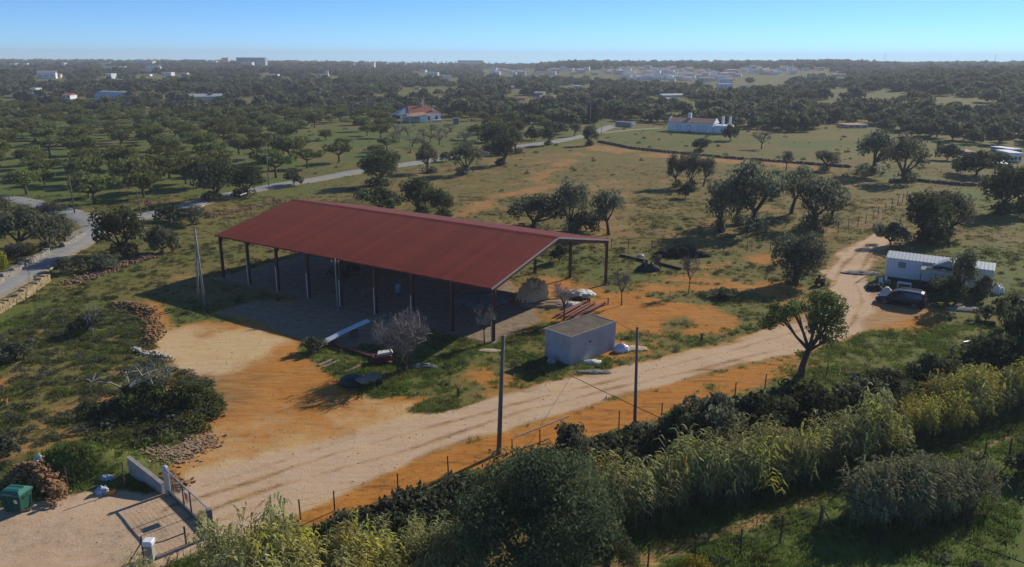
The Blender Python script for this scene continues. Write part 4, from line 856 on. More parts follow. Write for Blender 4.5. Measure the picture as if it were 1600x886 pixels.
def stone_wall(label, pts, h, seed, tint, name='stone_wall', wd=.5):
    P = [G(*q) for q in pts]; rr = random.Random(seed); o = thing(name, label, 'wall', P[0]); b = MB(); t0 = P[0]
    for a, e in zip(P[:-1], P[1:]):
        L_ = (e - a).length; n = int(L_ / .42); d = (e - a) / max(n, 1); sdv = Vector((-d.y, d.x, 0)).normalized()
        for i in range(n):
            hh_ = h * rr.uniform(.7, 1.1); nz = max(1, int(hh_ / .3))
            for k in range(nz):
                for s_ in (-1, 1):
                    c_ = a + d * (i + rr.uniform(.3, .7)) - t0 + sdv * (s_ * wd * .26) + Vector((0, 0, (k + .5) * hh_ / nz)); rx = [rr.uniform(.16, .28) for _ in range(6)]
                    V = [c_ + Vector((rr.uniform(.14, .26) * sx, rr.uniform(.14, .24) * sy, rr.uniform(.12, .2) * sz)) for sz in (-1, 1) for sx, sy in ((-1, -1), (1, -1), (1, 1), (-1, 1))]
                    b.add(V, [(0, 3, 2, 1), (4, 5, 6, 7), (0, 1, 5, 4), (1, 2, 6, 5), (2, 3, 7, 6), (3, 0, 4, 7)])
    w_ = b.build('stones', tint, o); w_['kind'] = 'stuff'; return o
ST1 = pm('wall_stone', (.34, .30, .24), .95, .35, 1.3, .4); ST2 = pm('wall_stone_ochre', (.40, .30, .16), .95, .4, 1.3, .4)
stone_wall('pale dry stone wall left of the road, below the olives', [(-30, 462), (8, 438), (40, 418), (75, 398)], .9, 1, ST1)
stone_wall('pale stone wall beside the junction olives', [(98, 388), (115, 379), (131, 368)], .8, 2, ST1)
stone_wall('ochre stone bank wall right of the road at left edge', [(-20, 500), (18, 478), (40, 466), (75, 440)], 1.1, 3, ST2)
stone_wall('dark low stone wall crossing between the far fields', [(935, 222), (990, 233), (1060, 240), (1130, 247), (1200, 252), (1265, 257), (1330, 262)], .7, 4, pm('dark_stone', (.15, .13, .10), .95, .4), wd=.8)
stone_wall('low stone wall in the field right of the white house', [(1390, 285), (1430, 283), (1500, 290), (1560, 292)], .8, 5, pm('dark_stone', (0, 0, 0)), wd=.8)

# entrance gate, low wall
gl, gr_ = G(263, 771), G(331, 838); gv = gr_ - gl; gz = math.atan2(gv.y, gv.x); GLn = gv.length
gate = thing('entrance_gate', 'wire mesh entrance gate with grey frame and small sign', 'gate', gl, gz); hl = zat(gl, 731); hr_ = zat(gr_, 795)
GF = pm('gate_grey', (.33, .34, .35), .5, .15, 3, .05); DGF = pm('gate_dark', (.10, .10, .10), .6)
MB().bev(-.14, -.14, -.3, .14, .14, hl, .03).build('gate_post', pm('gate_post_pale', (.45, .46, .47), .7), gate); MB().lathe([(.16, 0), (.17, .06), (.1, .14), (.02, .16)], 8, (0, 0, hl)).build('lamp_cap', pm('pale_blue_cap', (.42, .5, .6), .4), gate)
MB().bev(GLn - .14, -.14, -.3, GLn + .14, .14, hr_, .03).build('gate_post', pm('gate_post_grey', (.20, .19, .19), .8), gate)
MB().tube([(.14, 0, hl - .08), (GLn - .14, 0, hr_ - .06)], .045, 6).build('top_rail', GF, gate); MB().box(.14, -.05, .05, GLn - .14, .05, .30).build('bottom_rail', DGF, gate)
for x in (.40 * GLn, .57 * GLn): MB().box(x - .035, -.035, .3, x + .035, .035, hl + (hr_ - hl) * x / GLn - .1).build('stile', DGF, gate)
x = .2
mw = MB()
while x < GLn - .2: mw.bar((x, 0, .3), (x, 0, hl - .1), .005); x += .12
for k in range(9): mw.bar((.15, 0, .35 + k * .14), (GLn - .15, 0, .35 + k * .14), .005)
mw.build('mesh_infill', GALV, gate)
sg = MB().box(.46 * GLn - .02, -.05, hl * .52, .46 * GLn + .52, -.036, hl * .52 + .52).build('sign_plate', pm('sign_white', (.75, .62, .55), .5, .05), gate)
sx, sz = .46 * GLn + .25, hl * .52 + .26
MB().lathe([(.13, -.004), (.19, -.004), (.19, .004), (.13, .004)], 16, (sx, -.056, sz + .05), 'y').build('red_ring', pm('sign_red', (0, 0, 0)), sg); MB().bar((sx - .1, -.056, sz + .14), (sx + .1, -.056, sz - .05), .05, .006, up=(0, 1, 0)).build('red_bar', pm('sign_red', (0, 0, 0)), sg); MB().box(sx - .2, -.058, sz - .22, sx + .2, -.052, sz - .17).build('red_stripe', pm('sign_red', (0, 0, 0)), sg)
wl, wr2 = G(204, 738), G(259, 772); wv = wr2 - wl; o = thing('low_wall', 'low grey rendered wall ending at the gate post', 'wall', wl, math.atan2(wv.y, wv.x)); wh = zat(wl, 713); WL = wv.length - .2
MB().add([(0, -.1, -.4), (WL, -.1, -.4), (WL, .1, -.4), (0, .1, -.4), (0, -.1, wh - .06), (WL, -.1, .32), (WL, .1, .32), (0, .1, wh - .06)], [(0, 3, 2, 1), (4, 5, 6, 7), (0, 1, 5, 4), (1, 2, 6, 5), (2, 3, 7, 6), (3, 0, 4, 7)]).build('wall_body', pm('grey_render', (.33, .325, .31), .95, .25, 1.6, .3), o)
MB().add([(-.02, -.13, wh - .058), (WL, -.13, .322), (WL, .13, .322), (-.02, .13, wh - .058), (-.02, -.13, wh), (WL, -.13, .38), (WL, .13, .38), (-.02, .13, wh)], [(0, 3, 2, 1), (4, 5, 6, 7), (0, 1, 5, 4), (1, 2, 6, 5), (2, 3, 7, 6), (3, 0, 4, 7)]).build('coping', pm('coping', (0, 0, 0)), o)
# bin
p = G(29, 796); bn = thing('waste_container', 'dark green four wheeled waste container with domed lid at lower left', 'waste bin', p, R(-8)); BG = pm('bin_green', (.022, .10, .065), .45, .2, 1.5, .05)
BG2 = pm('bin_lid_green', (.035, .17, .12), .4, .15, 1.5, .05)
def frus(b, x0, y0, z0, x1, y1, z1): return b.add([(-x0, -y0, z0), (x0, -y0, z0), (x0, y0, z0), (-x0, y0, z0), (-x1, -y1, z1), (x1, -y1, z1), (x1, y1, z1), (-x1, y1, z1)], [(0, 3, 2, 1), (4, 5, 6, 7), (0, 1, 5, 4), (1, 2, 6, 5), (2, 3, 7, 6), (3, 0, 4, 7)])
frus(frus(MB(), .56, .40, .2, .66, .50, 1.12), .70, .54, 1.121, .70, .54, 1.2).build('tub', BG, bn)
b = MB(); frus(b, .72, .56, 1.202, .72, .56, 1.28); frus(b, .72, .56, 1.281, .50, .34, 1.44); lid = b.build('lid', BG2, bn)
for y in (-.18, .18): MB().bev(-.5, y - .05, 1.40, .5, y + .05, 1.47, .02).build('lid_rib', BG2, lid)
MB().bar((-.3, -.6, 1.3), (.3, -.6, 1.3), .04).build('lid_handle', DGF, lid)
for x in (-.34, 0, .34): MB().add([(x - .05, -.43, .25), (x + .05, -.43, .25), (x + .06, -.53, 1.1), (x - .06, -.53, 1.1), (x - .03, -.39, .25), (x + .03, -.39, .25), (x + .03, -.49, 1.1), (x - .03, -.49, 1.1)], [(0, 1, 2, 3), (0, 3, 7, 4), (1, 5, 6, 2), (2, 6, 7, 3)]).build('rib', BG, bn)
for s_ in (-1, 1):
    MB().tube([(s_ * .70, -.2, 1.05), (s_ * .80, 0, 1.05), (s_ * .70, .2, 1.05)], .035, 6).build('trunnion', BG, bn)
    for y in (-.32, .32): MB().lathe([(.02, -.03), (.1, -.03), (.1, .03), (.02, .03)], 10, (s_ * .45, y, .1), 'y').build('wheel', pm('rubber', (0, 0, 0)), bn); MB().box(s_ * .45 - .04, y - .04, .12, s_ * .45 + .04, y + .04, .22).build('castor', GALV, bn)
MB().add([(.28, -.505, .72), (.5, -.505, .72), (.5, -.545, .98), (.28, -.545, .98)], [(0, 1, 2, 3)]).build('label_plate', pm('sign_white', (0, 0, 0)), bn)
# litter near the bin
crumple('litter_heap', 'blue and white litter bags by the edge of the sandy entrance', 'litter', G(160, 770), .45, .3, .4, pm('blue_white_litter', (.55, .62, .70), .5, .35, 8, .2, c2=(.2, .3, .42)), 71, 14, .6)
o = thing('orange_crate', 'small orange plastic crate beside the blue litter bags', 'crate', G(174, 771), .4); OR_ = pm('orange_plastic', (.55, .24, .03), .5)
for a in ((-.25, -.18, 0, .25, .18, .04), (-.25, -.18, .042, .25, -.15, .25), (-.25, .15, .042, .25, .18, .25), (-.25, -.149, .042, -.22, .149, .25), (.22, -.149, .042, .25, .149, .25)): MB().box(*a).build('side_board', OR_, o)
crumple('white_litter', 'white torn plastic snagged on the earth bank by the bin', 'litter', G(62, 722), .4, .25, .45, TARPW, 73, 14, .9)
crumple('white_litter', 'small white plastic scrap lower on the earth bank', 'litter', G(58, 730), .3, .2, .4, TARPW, 74, 10, .9)
crumple('blue_litter', 'pale blue plastic scrap behind the thin rusty post', 'litter', G(166, 748), .5, .25, .2, pm('blue_white_litter', (0, 0, 0)), 75, 12, .8)
o = thing('orange_bucket', 'orange bucket among weeds at the left edge', 'bucket', G(8, 632)); MB().lathe([(.16, 0), (.22, .38), (.24, .38), (.24, .42), (.2, .42), (.14, .05)], 12).build('bucket_shell', OR_, o); MB().tube([(-.22, 0, .4), (0, 0, .62), (.22, 0, .4)], .012, 4).build('handle', IRON, o)
o = thing('white_pillar', 'short white topped concrete pillar among reeds at the bottom', 'pillar', G(236, 875)); MB().bev(-.22, -.22, -.3, .22, .22, .95, .04).build('shaft', CONC, o); MB().bev(-.26, -.26, .95, .26, .26, 1.25, .05).build('cap', WPL, o)
p, q = G(225, 872), G(291, 850); v = q - p; o = thing('rusty_barrier', 'rusty tube barrier with a sagging rail beside the white pillar', 'barrier', p); MB().tube([(0, 0, -.2), (0, 0, 1.3)], .05, 6).build('post', IRON, o); MB().tube([v + Vector((0, 0, -.2)), v + Vector((0, 0, 1.1))], .05, 6).build('post', IRON, o); MB().tube([(0, 0, .75), v * .5 + Vector((0, 0, .62)), v + Vector((0, 0, .7))], .035, 6).build('rail', IRON, o); MB().tube([(-.6, -.5, 0), (0, 0, 1.0)], .035, 6).build('stay', IRON, o)
# earth bank by the bin: a rough wall of clods
def clods(name, label, cat, pts, wd, h, seed, mat, rmin=.08, rmax=.3, n=300, kind=None):
    P = [G(*q) for q in pts]; rr = random.Random(seed); o = thing(name, label, cat, P[0]); b = MB()
    for _ in range(n):
        k = rr.randrange(len(P) - 1); t = rr.random(); c_ = P[k].lerp(P[k + 1], t); off = rr.gauss(0, .38); c_ = c_ + Vector((rr.gauss(0, .3) * wd, off * wd, 0)) 
        z = h * max(0, 1 - abs(off) * 1.3) * rr.random() ** .5; c_ = Vector((c_.x, c_.y, hz(c_.x, c_.y) + z)) - P[0]; s_ = rmin * (rmax / rmin) ** (rr.random() ** 1.8)
        V = [c_ + Vector((rr.uniform(.5, 1.1) * sx, rr.uniform(.5, 1.1) * sy, rr.uniform(.4, .8) * sz)) * s_ for sz in (-1, 1) for sx, sy in ((-1, -1), (1, -1), (1, 1), (-1, 1))]
        b.add(V, [(0, 3, 2, 1), (4, 5, 6, 7), (0, 1, 5, 4), (1, 2, 6, 5), (2, 3, 7, 6), (3, 0, 4, 7)])
    m = b.build('clods', mat, o); m['kind'] = 'stuff'; return o
CL1 = pm('orange_clod', (.36, .19, .075), .95, .45, 1.5, .5, c2=(.22, .125, .06)); CL2 = pm('grey_clod', (.40, .28, .18), .95, .45, 1.5, .5, c2=(.30, .19, .11))
clods('earth_bank', 'rough orange earth bank behind the green container', 'earth bank', [(22, 748), (50, 742), (78, 760), (95, 785)], 1.0, 1.0, 5, CL1, .03, .15, 900)
clods('rubble_bank', 'dark stony rubble heap right of the low grey wall', 'rubble', [(250, 705), (275, 712), (300, 700), (318, 688)], 2.2, .16, 6, CL2, .04, .12, 900)
clods('rubble_bank', 'reddish rubble heap behind the entrance gate', 'rubble', [(262, 742), (280, 762), (290, 758)], .8, .3, 7, CL1, .04, .12, 250)
clods('rubble_bank', 'brown spoil ridge in the left field near the shed shadow', 'rubble', [(185, 478), (208, 478), (232, 488), (240, 515), (236, 535)], 1.5, .55, 8, CL1, .05, .17, 1000)
clods('rubble_bank', 'pale broken stones at the edge of the ochre yard', 'rubble', [(206, 545), (225, 553), (250, 555), (262, 562)], .8, .3, 9, pm('pale_stone', (.5, .44, .34), .9, .3, 2), .06, .2, 120)
clods('rubble_bank', 'reddish stone rows on the road bank left of the shed', 'rubble', [(100, 445), (150, 430), (200, 412), (235, 400)], 2.2, .3, 10, pm('red_stone', (.30, .17, .11), .95, .5, 1.5), .07, .22, 420)
clods('rubble_bank', 'reddish rubble strip behind the left end of the shed', 'rubble', [(330, 340), (370, 330), (410, 322), (440, 312)], 2.0, .3, 11, pm('red_stone', (0, 0, 0)), .08, .22, 300)

# ================================================================== trees and bushes that can be told apart
OLV = [broadleaf('olive', 100 + i, 1900, .17, 5, 5, (.16, .22, .12, .24)[i], (12, 11, 13, 10)[i], 'olive_leaf', skirt=i != 3, lean=(0, .12, -.1, .2)[i], r0=.22) for i in range(4)]
DRK = [broadleaf('dark', 120 + i, 2300, .18, 5, 5, .1, 12, 'dark_leaf', skirt=True, r0=.2) for i in range(3)]
ORC = [broadleaf('orchard', 140 + i, 1300, .26, 6.5, 4.4, (.26, .3, .22, .34)[i], (9, 8, 10, 7)[i], 'orchard_leaf', lean=(0, .08, -.08, .05)[i], r0=.2) for i in range(4)]
BUSHF = broadleaf('fig', 171, 700, .14, 3, 2, .05, 11, 'fig_leaf', r0=.06, asp=.8)
BUSH = [broadleaf('bush', 160 + i, 1500, .13, 3, 2, .02, 8, ('olive_leaf', 'dark_leaf', 'olive_leaf')[i], r0=.07) for i in range(3)]
GBARE = [bare_mesh(180 + i, 5.5, 4.5, .14, 'twig', 7, 5, 5, .28, .02) for i in range(3)]
def px_plant(name, lib, base, wpx, hpx, label, cat='tree', W=5, Ht=5, grp=None, rz=None, crown='crown'):
    p = G(*base); h = zat(p, base[1] - hpx) if hpx else Ht; w_ = wpx * mpp(p)
    return plant(name, lib, p, label, cat, w_, h, W, Ht, rz, grp, crown)
def k_(l, i): return l[i % len(l)]
OLIVES = [((595, 290), 72, 60, 'dense carob tree nearest the road, right of its bend'), ((668, 270), 42, 46, 'narrow olive tree touching the road left of two others'), ((727, 272), 52, 56, 'tall olive tree with leafy base right of the road bend'), ((786, 258), 42, 50, 'leafy tree at the roadside before the long bend'), ((775, 236), 54, 46, 'broad tree behind the roadside tree before the long bend'), ((806, 240), 30, 44, 'slim tree beside the road where it bends right'),
 ((857, 227), 25, 30, 'small round roadside tree left of the road end'), ((897, 213), 20, 22, 'smallest round tree on the verge by the road end'), ((922, 227), 26, 34, 'dark bush tree at the corner where the stone wall starts'),
 ((1056, 292), 32, 52, 'leftmost olive of the right cluster, leaning right'), ((1078, 292), 36, 58, 'second olive in the right cluster'), ((1099, 291), 30, 50, 'third olive in the right cluster'), ((1125, 363), 54, 92, 'leaning olive with thick skirt left of the tallest one'), ((1181, 360), 96, 112, 'tallest broad olive in the middle of the right cluster'), ((1150, 350), 54, 78, 'slim olive tucked between two big ones'), ((1236, 334), 64, 80, 'open crowned olive right of the tallest one'), ((1272, 355), 84, 88, 'grey olive with open arching branches by the upper fence'), ((1300, 350), 56, 70, 'airy olive beside the upper fence, right of the arching one'),
 ((1094, 237), 32, 22, 'dark low tree on the dark stone wall'), ((1228, 266), 20, 32, 'small upright tree on the far field edge'), ((1292, 266), 38, 34, 'two lobed bush tree on the far field edge'), ((1365, 272), 74, 72, 'large tall tree at the far field corner'), ((1412, 284), 66, 80, 'large leaning tree right of the far field corner'), ((1446, 378), 76, 84, 'broad olive above the mobile home with dark skirt'), ((1485, 368), 56, 78, 'open olive right of the broad one above the mobile home'),
 ((1563, 334), 66, 84, 'dark tree at the right edge above the mobile home'), ((1598, 330), 60, 78, 'rightmost dark tree at the picture edge'), ((655, 335), 62, 60, 'tall carob behind the shed roof with bare stems'), ((690, 338), 40, 46, 'right carob of the pair behind the shed roof'), ((833, 362), 100, 62, 'broad grey tree behind the right part of the shed roof'), ((893, 362), 58, 90, 'tall grey tree with leafy foot right of the shed ridge'), ((951, 367), 54, 74, 'upright olive with skirt standing alone right of the shed'),
 ((190, 396), 74, 78, 'big dark tree at the left road junction'), ((338, 313), 70, 66, 'large roadside tree with shade over the road'), ((386, 306), 52, 54, 'second roadside tree right of the one shading the road')]
for i, (b_, w_, h_, lab) in enumerate(OLIVES):
    dk = any(s in lab for s in ('dark', 'carob', 'roadside')); px_plant('carob_tree' if dk else 'olive_tree', k_(DRK if dk else OLV, i), b_, w_, h_, lab, rz=i * 1.7)
LEFT = [((30, 398), 80, 78, 'large grey olive at the left edge above the stone wall'), ((78, 392), 62, 66, 'grey olive second from the left above the stone wall'), ((106, 384), 48, 46, 'grey olive beside the road just left of the junction'), ((28, 410), 44, 34, 'round low olive bush at the left stone wall'), ((-6, 350), 60, 50, 'olive half outside the left edge below the side road'), ((82, 340), 44, 26, 'dark bush beside the side road')]
for i, (b_, w_, h_, lab) in enumerate(LEFT): px_plant('olive_tree', k_(OLV, i + 1), b_, w_, h_, lab, rz=i * 2.1)
def blobtree(seed, blobs, n, leaf, mat, h0, r0, limbs, lean=0, asp=.6, floor=.1, hollow=.35):
    P, Nn = crown_pts(blobs, n, floor, hollow); V, Fq = leaves(P, Nn, leaf, asp)
    return trunk_mesh('trunk', h0, limbs, r0, seed, lean, 7, 2), npmesh('crown', V, Fq, MATS[mat])
RND = blobtree(201, [(1.15, 0, 3.7, 1.25, 1.1), (-1.2, .1, 3.75, 1.2, 1.05), (0, .3, 3.0, 1.6, 1.3), (1.5, -.3, 2.6, 1.05, 1.1), (-1.6, 0, 2.6, 1.0, 1.1), (.2, -.8, 2.3, 1.5, 1.3), (0, 0, 1.2, 1.2, .9), (.5, .8, 2.6, 1.3, 1.2), (-.5, -.2, .5, .9, .5)], 6500, .12, 'olive_leaf', 1.0, .25, [(1, 0, 3), (-1, 0, 3), (0, .4, 3)], hollow=.5)
plant('olive_tree', RND, G(1243, 442), 'dense rounded grey olive casting a long shadow beside the track', 'tree', 90 * mpp(G(1243, 442)), zat(G(1243, 442), 362), 5.4, 4.8, 0)
q_ = mpp(G(1250, 590)); fp = G(1250, 590)
def fb(px_, py_, r, dy=0): return ((px_ - 1250) * q_, dy, (590 - py_) * q_ / .93, r, r * .85)
FB_ = [fb(1276, 492, 1.35), fb(1298, 484, 1.0, .4), fb(1296, 512, .95, -.3), fb(1268, 474, 1.0, .6), fb(1288, 532, .8), fb(1300, 500, .8, .8), fb(1255, 488, .9, -.8), fb(1272, 515, 1.0, .5), fb(1234, 484, .8, .3), fb(1246, 552, .42, -.2), fb(1262, 545, .4, .3), fb(1284, 470, .7)]
FL_ = [fb(1210, 496, .9), fb(1194, 508, .8, .5), fb(1222, 482, .7, -.5), fb(1204, 486, .6, .6)]
P1, N1 = crown_pts(FB_, 3300, .1, .3); P2, N2 = crown_pts(FL_, 1250, .1, .2); P_, N__ = np.r_[P1, P2], np.r_[N1, N2]
V_, F_ = leaves(P_, N__, .135, .6)
o = thing('almond_tree', 'leafy tree with leaning bare trunk between track and reeds', 'tree', fp)
link('trunk', trunk_mesh('trunk', 2.6, [FB_[0][:3], FB_[3][:3], FB_[4][:3], FB_[6][:3], FL_[0][:3], FL_[2][:3], FB_[1][:3]], .27, 77, .16, 8, 3), o); link('crown', npmesh('crown', V_, F_, MATS['orchard_leaf']), o)
px_plant('olive_tree', OLV[3], (1493, 474), 46, 92, 'leafy tree in front of the mobile home porch', rz=.3); px_plant('bush', BUSH[1], (1480, 472), 52, 38, 'dark green bush between minivan and mobile home', 'bush', 3, 2)
px_plant('bush', BUSH[0], (1534, 470), 30, 44, 'grey green bush at the right end of the mobile home', 'bush', 3, 2)
BIG = broadleaf('big', 207, 26000, .10, 9, 6.5, .04, 16, 'dark_leaf', r0=.3, asp=.5)
BIG2 = broadleaf('big', 209, 9000, .11, 6, 4.5, .04, 11, 'dark_leaf', r0=.2, asp=.5)
px_plant('leafy_tree', BIG, (845, 905), 262, 200, 'large dark green leafy tree at the bottom centre among reeds', W=9, Ht=6.5, rz=1.0)
px_plant('leafy_tree', BIG2, (950, 900), 90, 90, 'smaller dark leafy tree at the bottom right of the large one', W=6, Ht=4.5, rz=2.0)
BSH = [((892, 712), 56, 52, 0, 'round grey bush beside the fence rail pipe'), ((1105, 690), 96, 80, 0, 'tall grey green bush below the track fence'), ((1060, 690), 60, 60, 1, 'dark bush left of the tall grey green one'), ((1185, 660), 100, 46, 1, 'low dark thicket bush under the leaning tree'), ((1262, 655), 100, 50, 1, 'dark thicket bush right of the leaning tree trunk'), ((1345, 640), 90, 56, 0, 'grey green bush above the middle reeds'), ((1390, 620), 80, 44, 1, 'dark bush above the yellow reeds'), ((1450, 600), 70, 50, 1, 'dark bush at right behind the yellow reeds'), ((1545, 590), 110, 70, 1, 'large dark bush at right above the reeds'), ((1600, 580), 80, 110, 1, 'tall dark bush at the right edge'), ((1580, 520), 60, 60, 1, 'dark bush at the right edge below the mobile home'), ((1540, 500), 40, 24, 0, 'low bush right of the gravel heap'),
 ((252, 395), 54, 44, 0, 'grey twiggy bush right of the junction tree'), ((300, 350), 60, 28, 0, 'low grey bush on the road bank'), ((265, 345), 50, 24, 1, 'low dark bush right of the junction'), ((595, 330), 74, 38, 1, 'dark low bush just behind the shed ridge'), ((915, 362), 50, 34, 0, 'low grey bush at the foot of the tall grey tree'), ((874, 410), 30, 30, 1, 'dark bush seen under the right gable of the shed'), ((1071, 309), 28, 24, 1, 'dark low bush in front of the right olive cluster'), ((1392, 383), 56, 38, 0, 'sparse bush by the short dark post'), ((1462, 382), 36, 30, 1, 'dark bush at the foot of the broad olive'), ((1141, 220), 28, 26, 1, 'round dark bush at the end of the long white house'), ((1525, 274), 84, 40, 1, 'wide dark bush mass near the right edge field'), ((1480, 250), 40, 26, 1, 'dark bush left of the wide bush mass'), ((697, 252), 20, 16, 0, 'small bush between two roadside olives'), ((228, 640), 74, 44, 0, 'low grey fig thicket at the left of the ochre yard'), ((290, 640), 56, 40, 0, 'leafy right half of the fig thicket'), ((135, 520), 50, 30, 1, 'dark low bush at the foot of the dead tree in the left field'), ((25, 560), 70, 26, 0, 'grey bush at the left edge of the left field'), ((14, 712), 54, 36, 0, 'grey weedy bush above the earth bank'), ((490, 550), 40, 24, 0, 'grey bush under the end of the metal sheets'), ((1600, 745), 60, 45, 1, 'dark bush at the right edge beside the meadow path'), ((1130, 465), 44, 16, 0, 'small green bush under the leaning bare tree'), ((110, 425), 50, 22, 0, 'grey twiggy bush on the road bank'), ((165, 420), 50, 24, 0, 'olive toned bush on the bank below the junction tree'), ((460, 290), 30, 24, 1, 'dark bush on the far verge of the road'), ((1180, 432), 1, 1, 0, '')]
for i, (b_, w_, h_, kk, lab) in enumerate(BSH):
    if lab: px_plant('bush', BUSHF if 'fig' in lab else BUSH[(kk + (i % 2) * 2) % 3 if kk == 0 else 1], b_, w_, h_, lab, 'bush', 3, 2, rz=i * 1.3)
YB = npmesh('crown', *leaves(*crown_pts([(0, 0, .7, .7, .6), (.4, .2, .5, .5, .5), (-.4, -.1, .55, .5, .5)], 700, 0), .09), MATS['yellow_leaf'])
for i, (b_, w_, h_, lab) in enumerate((((1088, 902), 60, 34, 'yellow flowering bush at the bottom edge by the meadow fence'), ((5, 424), 24, 34, 'yellow bush at the left edge by the stone wall'), ((97, 380), 20, 18, 'yellow bush beside the junction olives'), ((52, 398), 18, 16, 'small yellow bush behind the stone wall'))): px_plant('yellow_bush', (None, YB), b_, w_, h_, lab, 'bush', 2, 1.3)
# bare trees
o = px_plant('bare_shrub_tree', bare_mesh(31, 5, 4.5, .10, 'twig', 22, 13, 8, .10, .012, 5), (627, 582), 106, 86, 'wide leafless grey shrub tree in front of the shed', W=4.6, Ht=4.0, rz=0)
for sd_, b_, w_, h_, lab, lean in ((33, (757, 536), 44, 58, 'small bare tree at the near right column of the shed', 0), (35, (882, 500), 60, 58, 'leafless twiggy tree behind the hut', 0), (37, (971, 477), 40, 58, 'thin bare sapling right of the hut', 0), (39, (1076, 458), 34, 62, 'bent bare tree leaning right on orange soil', 0), (41, (1190, 233), 42, 26, 'bare round tree right of the long white house', 0), (43, (1010, 660), 1, 1, '', 0)):
    if lab: px_plant('bare_tree', bare_mesh(sd_, 4, 4, .085, 'twig', 8, 9, 7, .30, .013), b_, w_, h_, lab, W=3.6, Ht=3.6, rz=sd_)
for sd_, b_, w_, h_, lab in ((51, (205, 630), 130, 64, 'dead fig tree with white bare branches beside the ochre yard'), (53, (146, 525), 40, 50, 'dead white branched tree in the left field'), (55, (262, 620), 60, 56, 'pale branched fig beside the ochre yard edge'), (57, (255, 395), 34, 34, 'dead pale twigs on the junction bush')):
    px_plant('dead_tree', bare_mesh(sd_, 5, 3.4, .12, 'pale_twig', 7, 4, 2, .25, .018), b_, w_, h_, lab, W=4.6, Ht=3.0, rz=sd_)
CYP = npmesh('crown', *leaves(*crown_pts([(0, 0, 1.2, .75, 1.2), (0, 0, 3, .8, 1.6), (0, 0, 5, .65, 1.6), (0, 0, 6.6, .4, 1.2)], 1500, .2), .18), MATS['cypress_leaf'])
CYT = MB().tube([(0, 0, -.3), (0, 0, 6)], [.18, .05], 6).mesh('trunk', BARK)
for b_, w_, h_, lab in (((921, 193), 10, 30, 'left cypress of the dark pair at the road end'), ((929, 193), 11, 30, 'right cypress of the dark pair at the road end'), ((1466, 233), 6, 14, 'tiny lone cypress in the right field')): px_plant('cypress_tree', (CYT, CYP), b_, w_, h_, lab, W=1.6, Ht=7.7)

# orchard: rows of trees beyond the road
mo = sdf; cnt = 0; orad = R(28); cands = []
for i in range(-60, 60):
    for j in range(-60, 60):
        x0, y0 = -70 + i * 9.9 * math.cos(orad) - j * 9.6 * math.sin(orad), 210 + i * 9.9 * math.sin(orad) + j * 9.6 * math.cos(orad)
        x0 += random.uniform(-2.4, 2.4); y0 += random.uniform(-2.4, 2.4)
        if y0 > 120 and abs(x0) < .70 * y0: cands.append((x0, y0))
cands = np.array(cands); inside = sdf(Z['orchard'], cands[:, 0], cands[:, 1]) > 3
bare_zone = poly([(590, 225), (640, 182), (760, 195), (740, 228), (640, 235)]); clear1 = poly([(430, 262), (470, 200), (620, 200), (640, 250), (560, 262)])
n_or = n_br = 0
for (x0, y0), ok in zip(cands, inside):
    if not ok or road_dist(x0, y0) < 7: continue
    p = Vector((x0, y0, hz(x0, y0))); px_, py_, _ = proj(p)
    if not -25 < px_ < 900: continue
    if sdf(bare_zone, np.array([x0]), np.array([y0]))[0] > 0:
        if py_ < 206: continue
        n_br += 1; plant('bare_orchard_tree', GBARE[n_br % 3], p, 'leafless grey orchard tree in the rows before the red roofed house', 'tree', random.uniform(5.5, 7.5), random.uniform(3, 3.8), 5, 4.2, None, 'bare orchard trees'); continue
    if sdf(clear1, np.array([x0]), np.array([y0]))[0] > 0 and random.random() < .55: continue
    if px_ > 620 and random.random() < .35: continue
    if random.random() < .10: continue
    n_or += 1; s_ = random.uniform(.66, 1.28)
    row = 'front rows by the road' if road_dist(x0, y0) < 30 else 'far rows below the houses' if py_ < 205 else 'middle rows'
    plc = 'left' if px_ < 200 else 'right' if px_ > 430 else 'middle'
    plant('orchard_tree', ORC[n_or % 4], p, 'low spreading green tree in the %s of the orchard, %s part' % (row, plc), 'tree', 7.3 * s_, 4.9 * s_ * random.uniform(.9, 1.15), 6.5, 4.4, None, 'orchard trees in rows')
print('orchard', n_or, n_br)
for i in range(26):                                            # leafless strip behind the orchard
    px_, py_ = random.uniform(400, 590), random.uniform(166, 186); p = G(px_, py_)
    plant('bare_orchard_tree', GBARE[i % 3], p, 'leafless grey tree in the bare strip behind the green orchard', 'tree', random.uniform(7, 10), random.uniform(4.5, 6), 5, 4.2, None, 'bare trees behind the orchard')
# ================================================================== houses in the distance
HW = pm('house_white', (.84, .84, .83), .9, .08, .4, .05); TILE = pm('roof_tile', (.38, .13, .07), .9, .3, .8, .3); TILE2 = pm('roof_tile_pale', (.50, .27, .19), .9, .25, .8, .3)
CRM = pm('house_cream', (.70, .62, .52), .9, .1, .4, .05); PNK = pm('house_pink', (.66, .54, .48), .9, .1, .4, .05); GRY = pm('house_grey', (.30, .31, .33), .9, .15, .4, .05); PAL = pm('greenhouse_film', (.62, .64, .62), .5, .1, .3, .05)
def gable(b, L_, D, h, rh, ov=.3):
    b.add([(-ov, -ov, h), (L_ + ov, -ov, h), (L_ + ov, D / 2, h + rh), (-ov, D / 2, h + rh), (L_ + ov, D + ov, h), (-ov, D + ov, h), (-ov, -ov, h - .15), (L_ + ov, -ov, h - .15), (L_ + ov, D + ov, h - .15), (-ov, D + ov, h - .15)], [(0, 1, 2, 3), (3, 2, 4, 5), (0, 6, 7, 1), (5, 4, 8, 9), (1, 7, 8, 4, 2), (0, 3, 5, 9, 6)]); return b
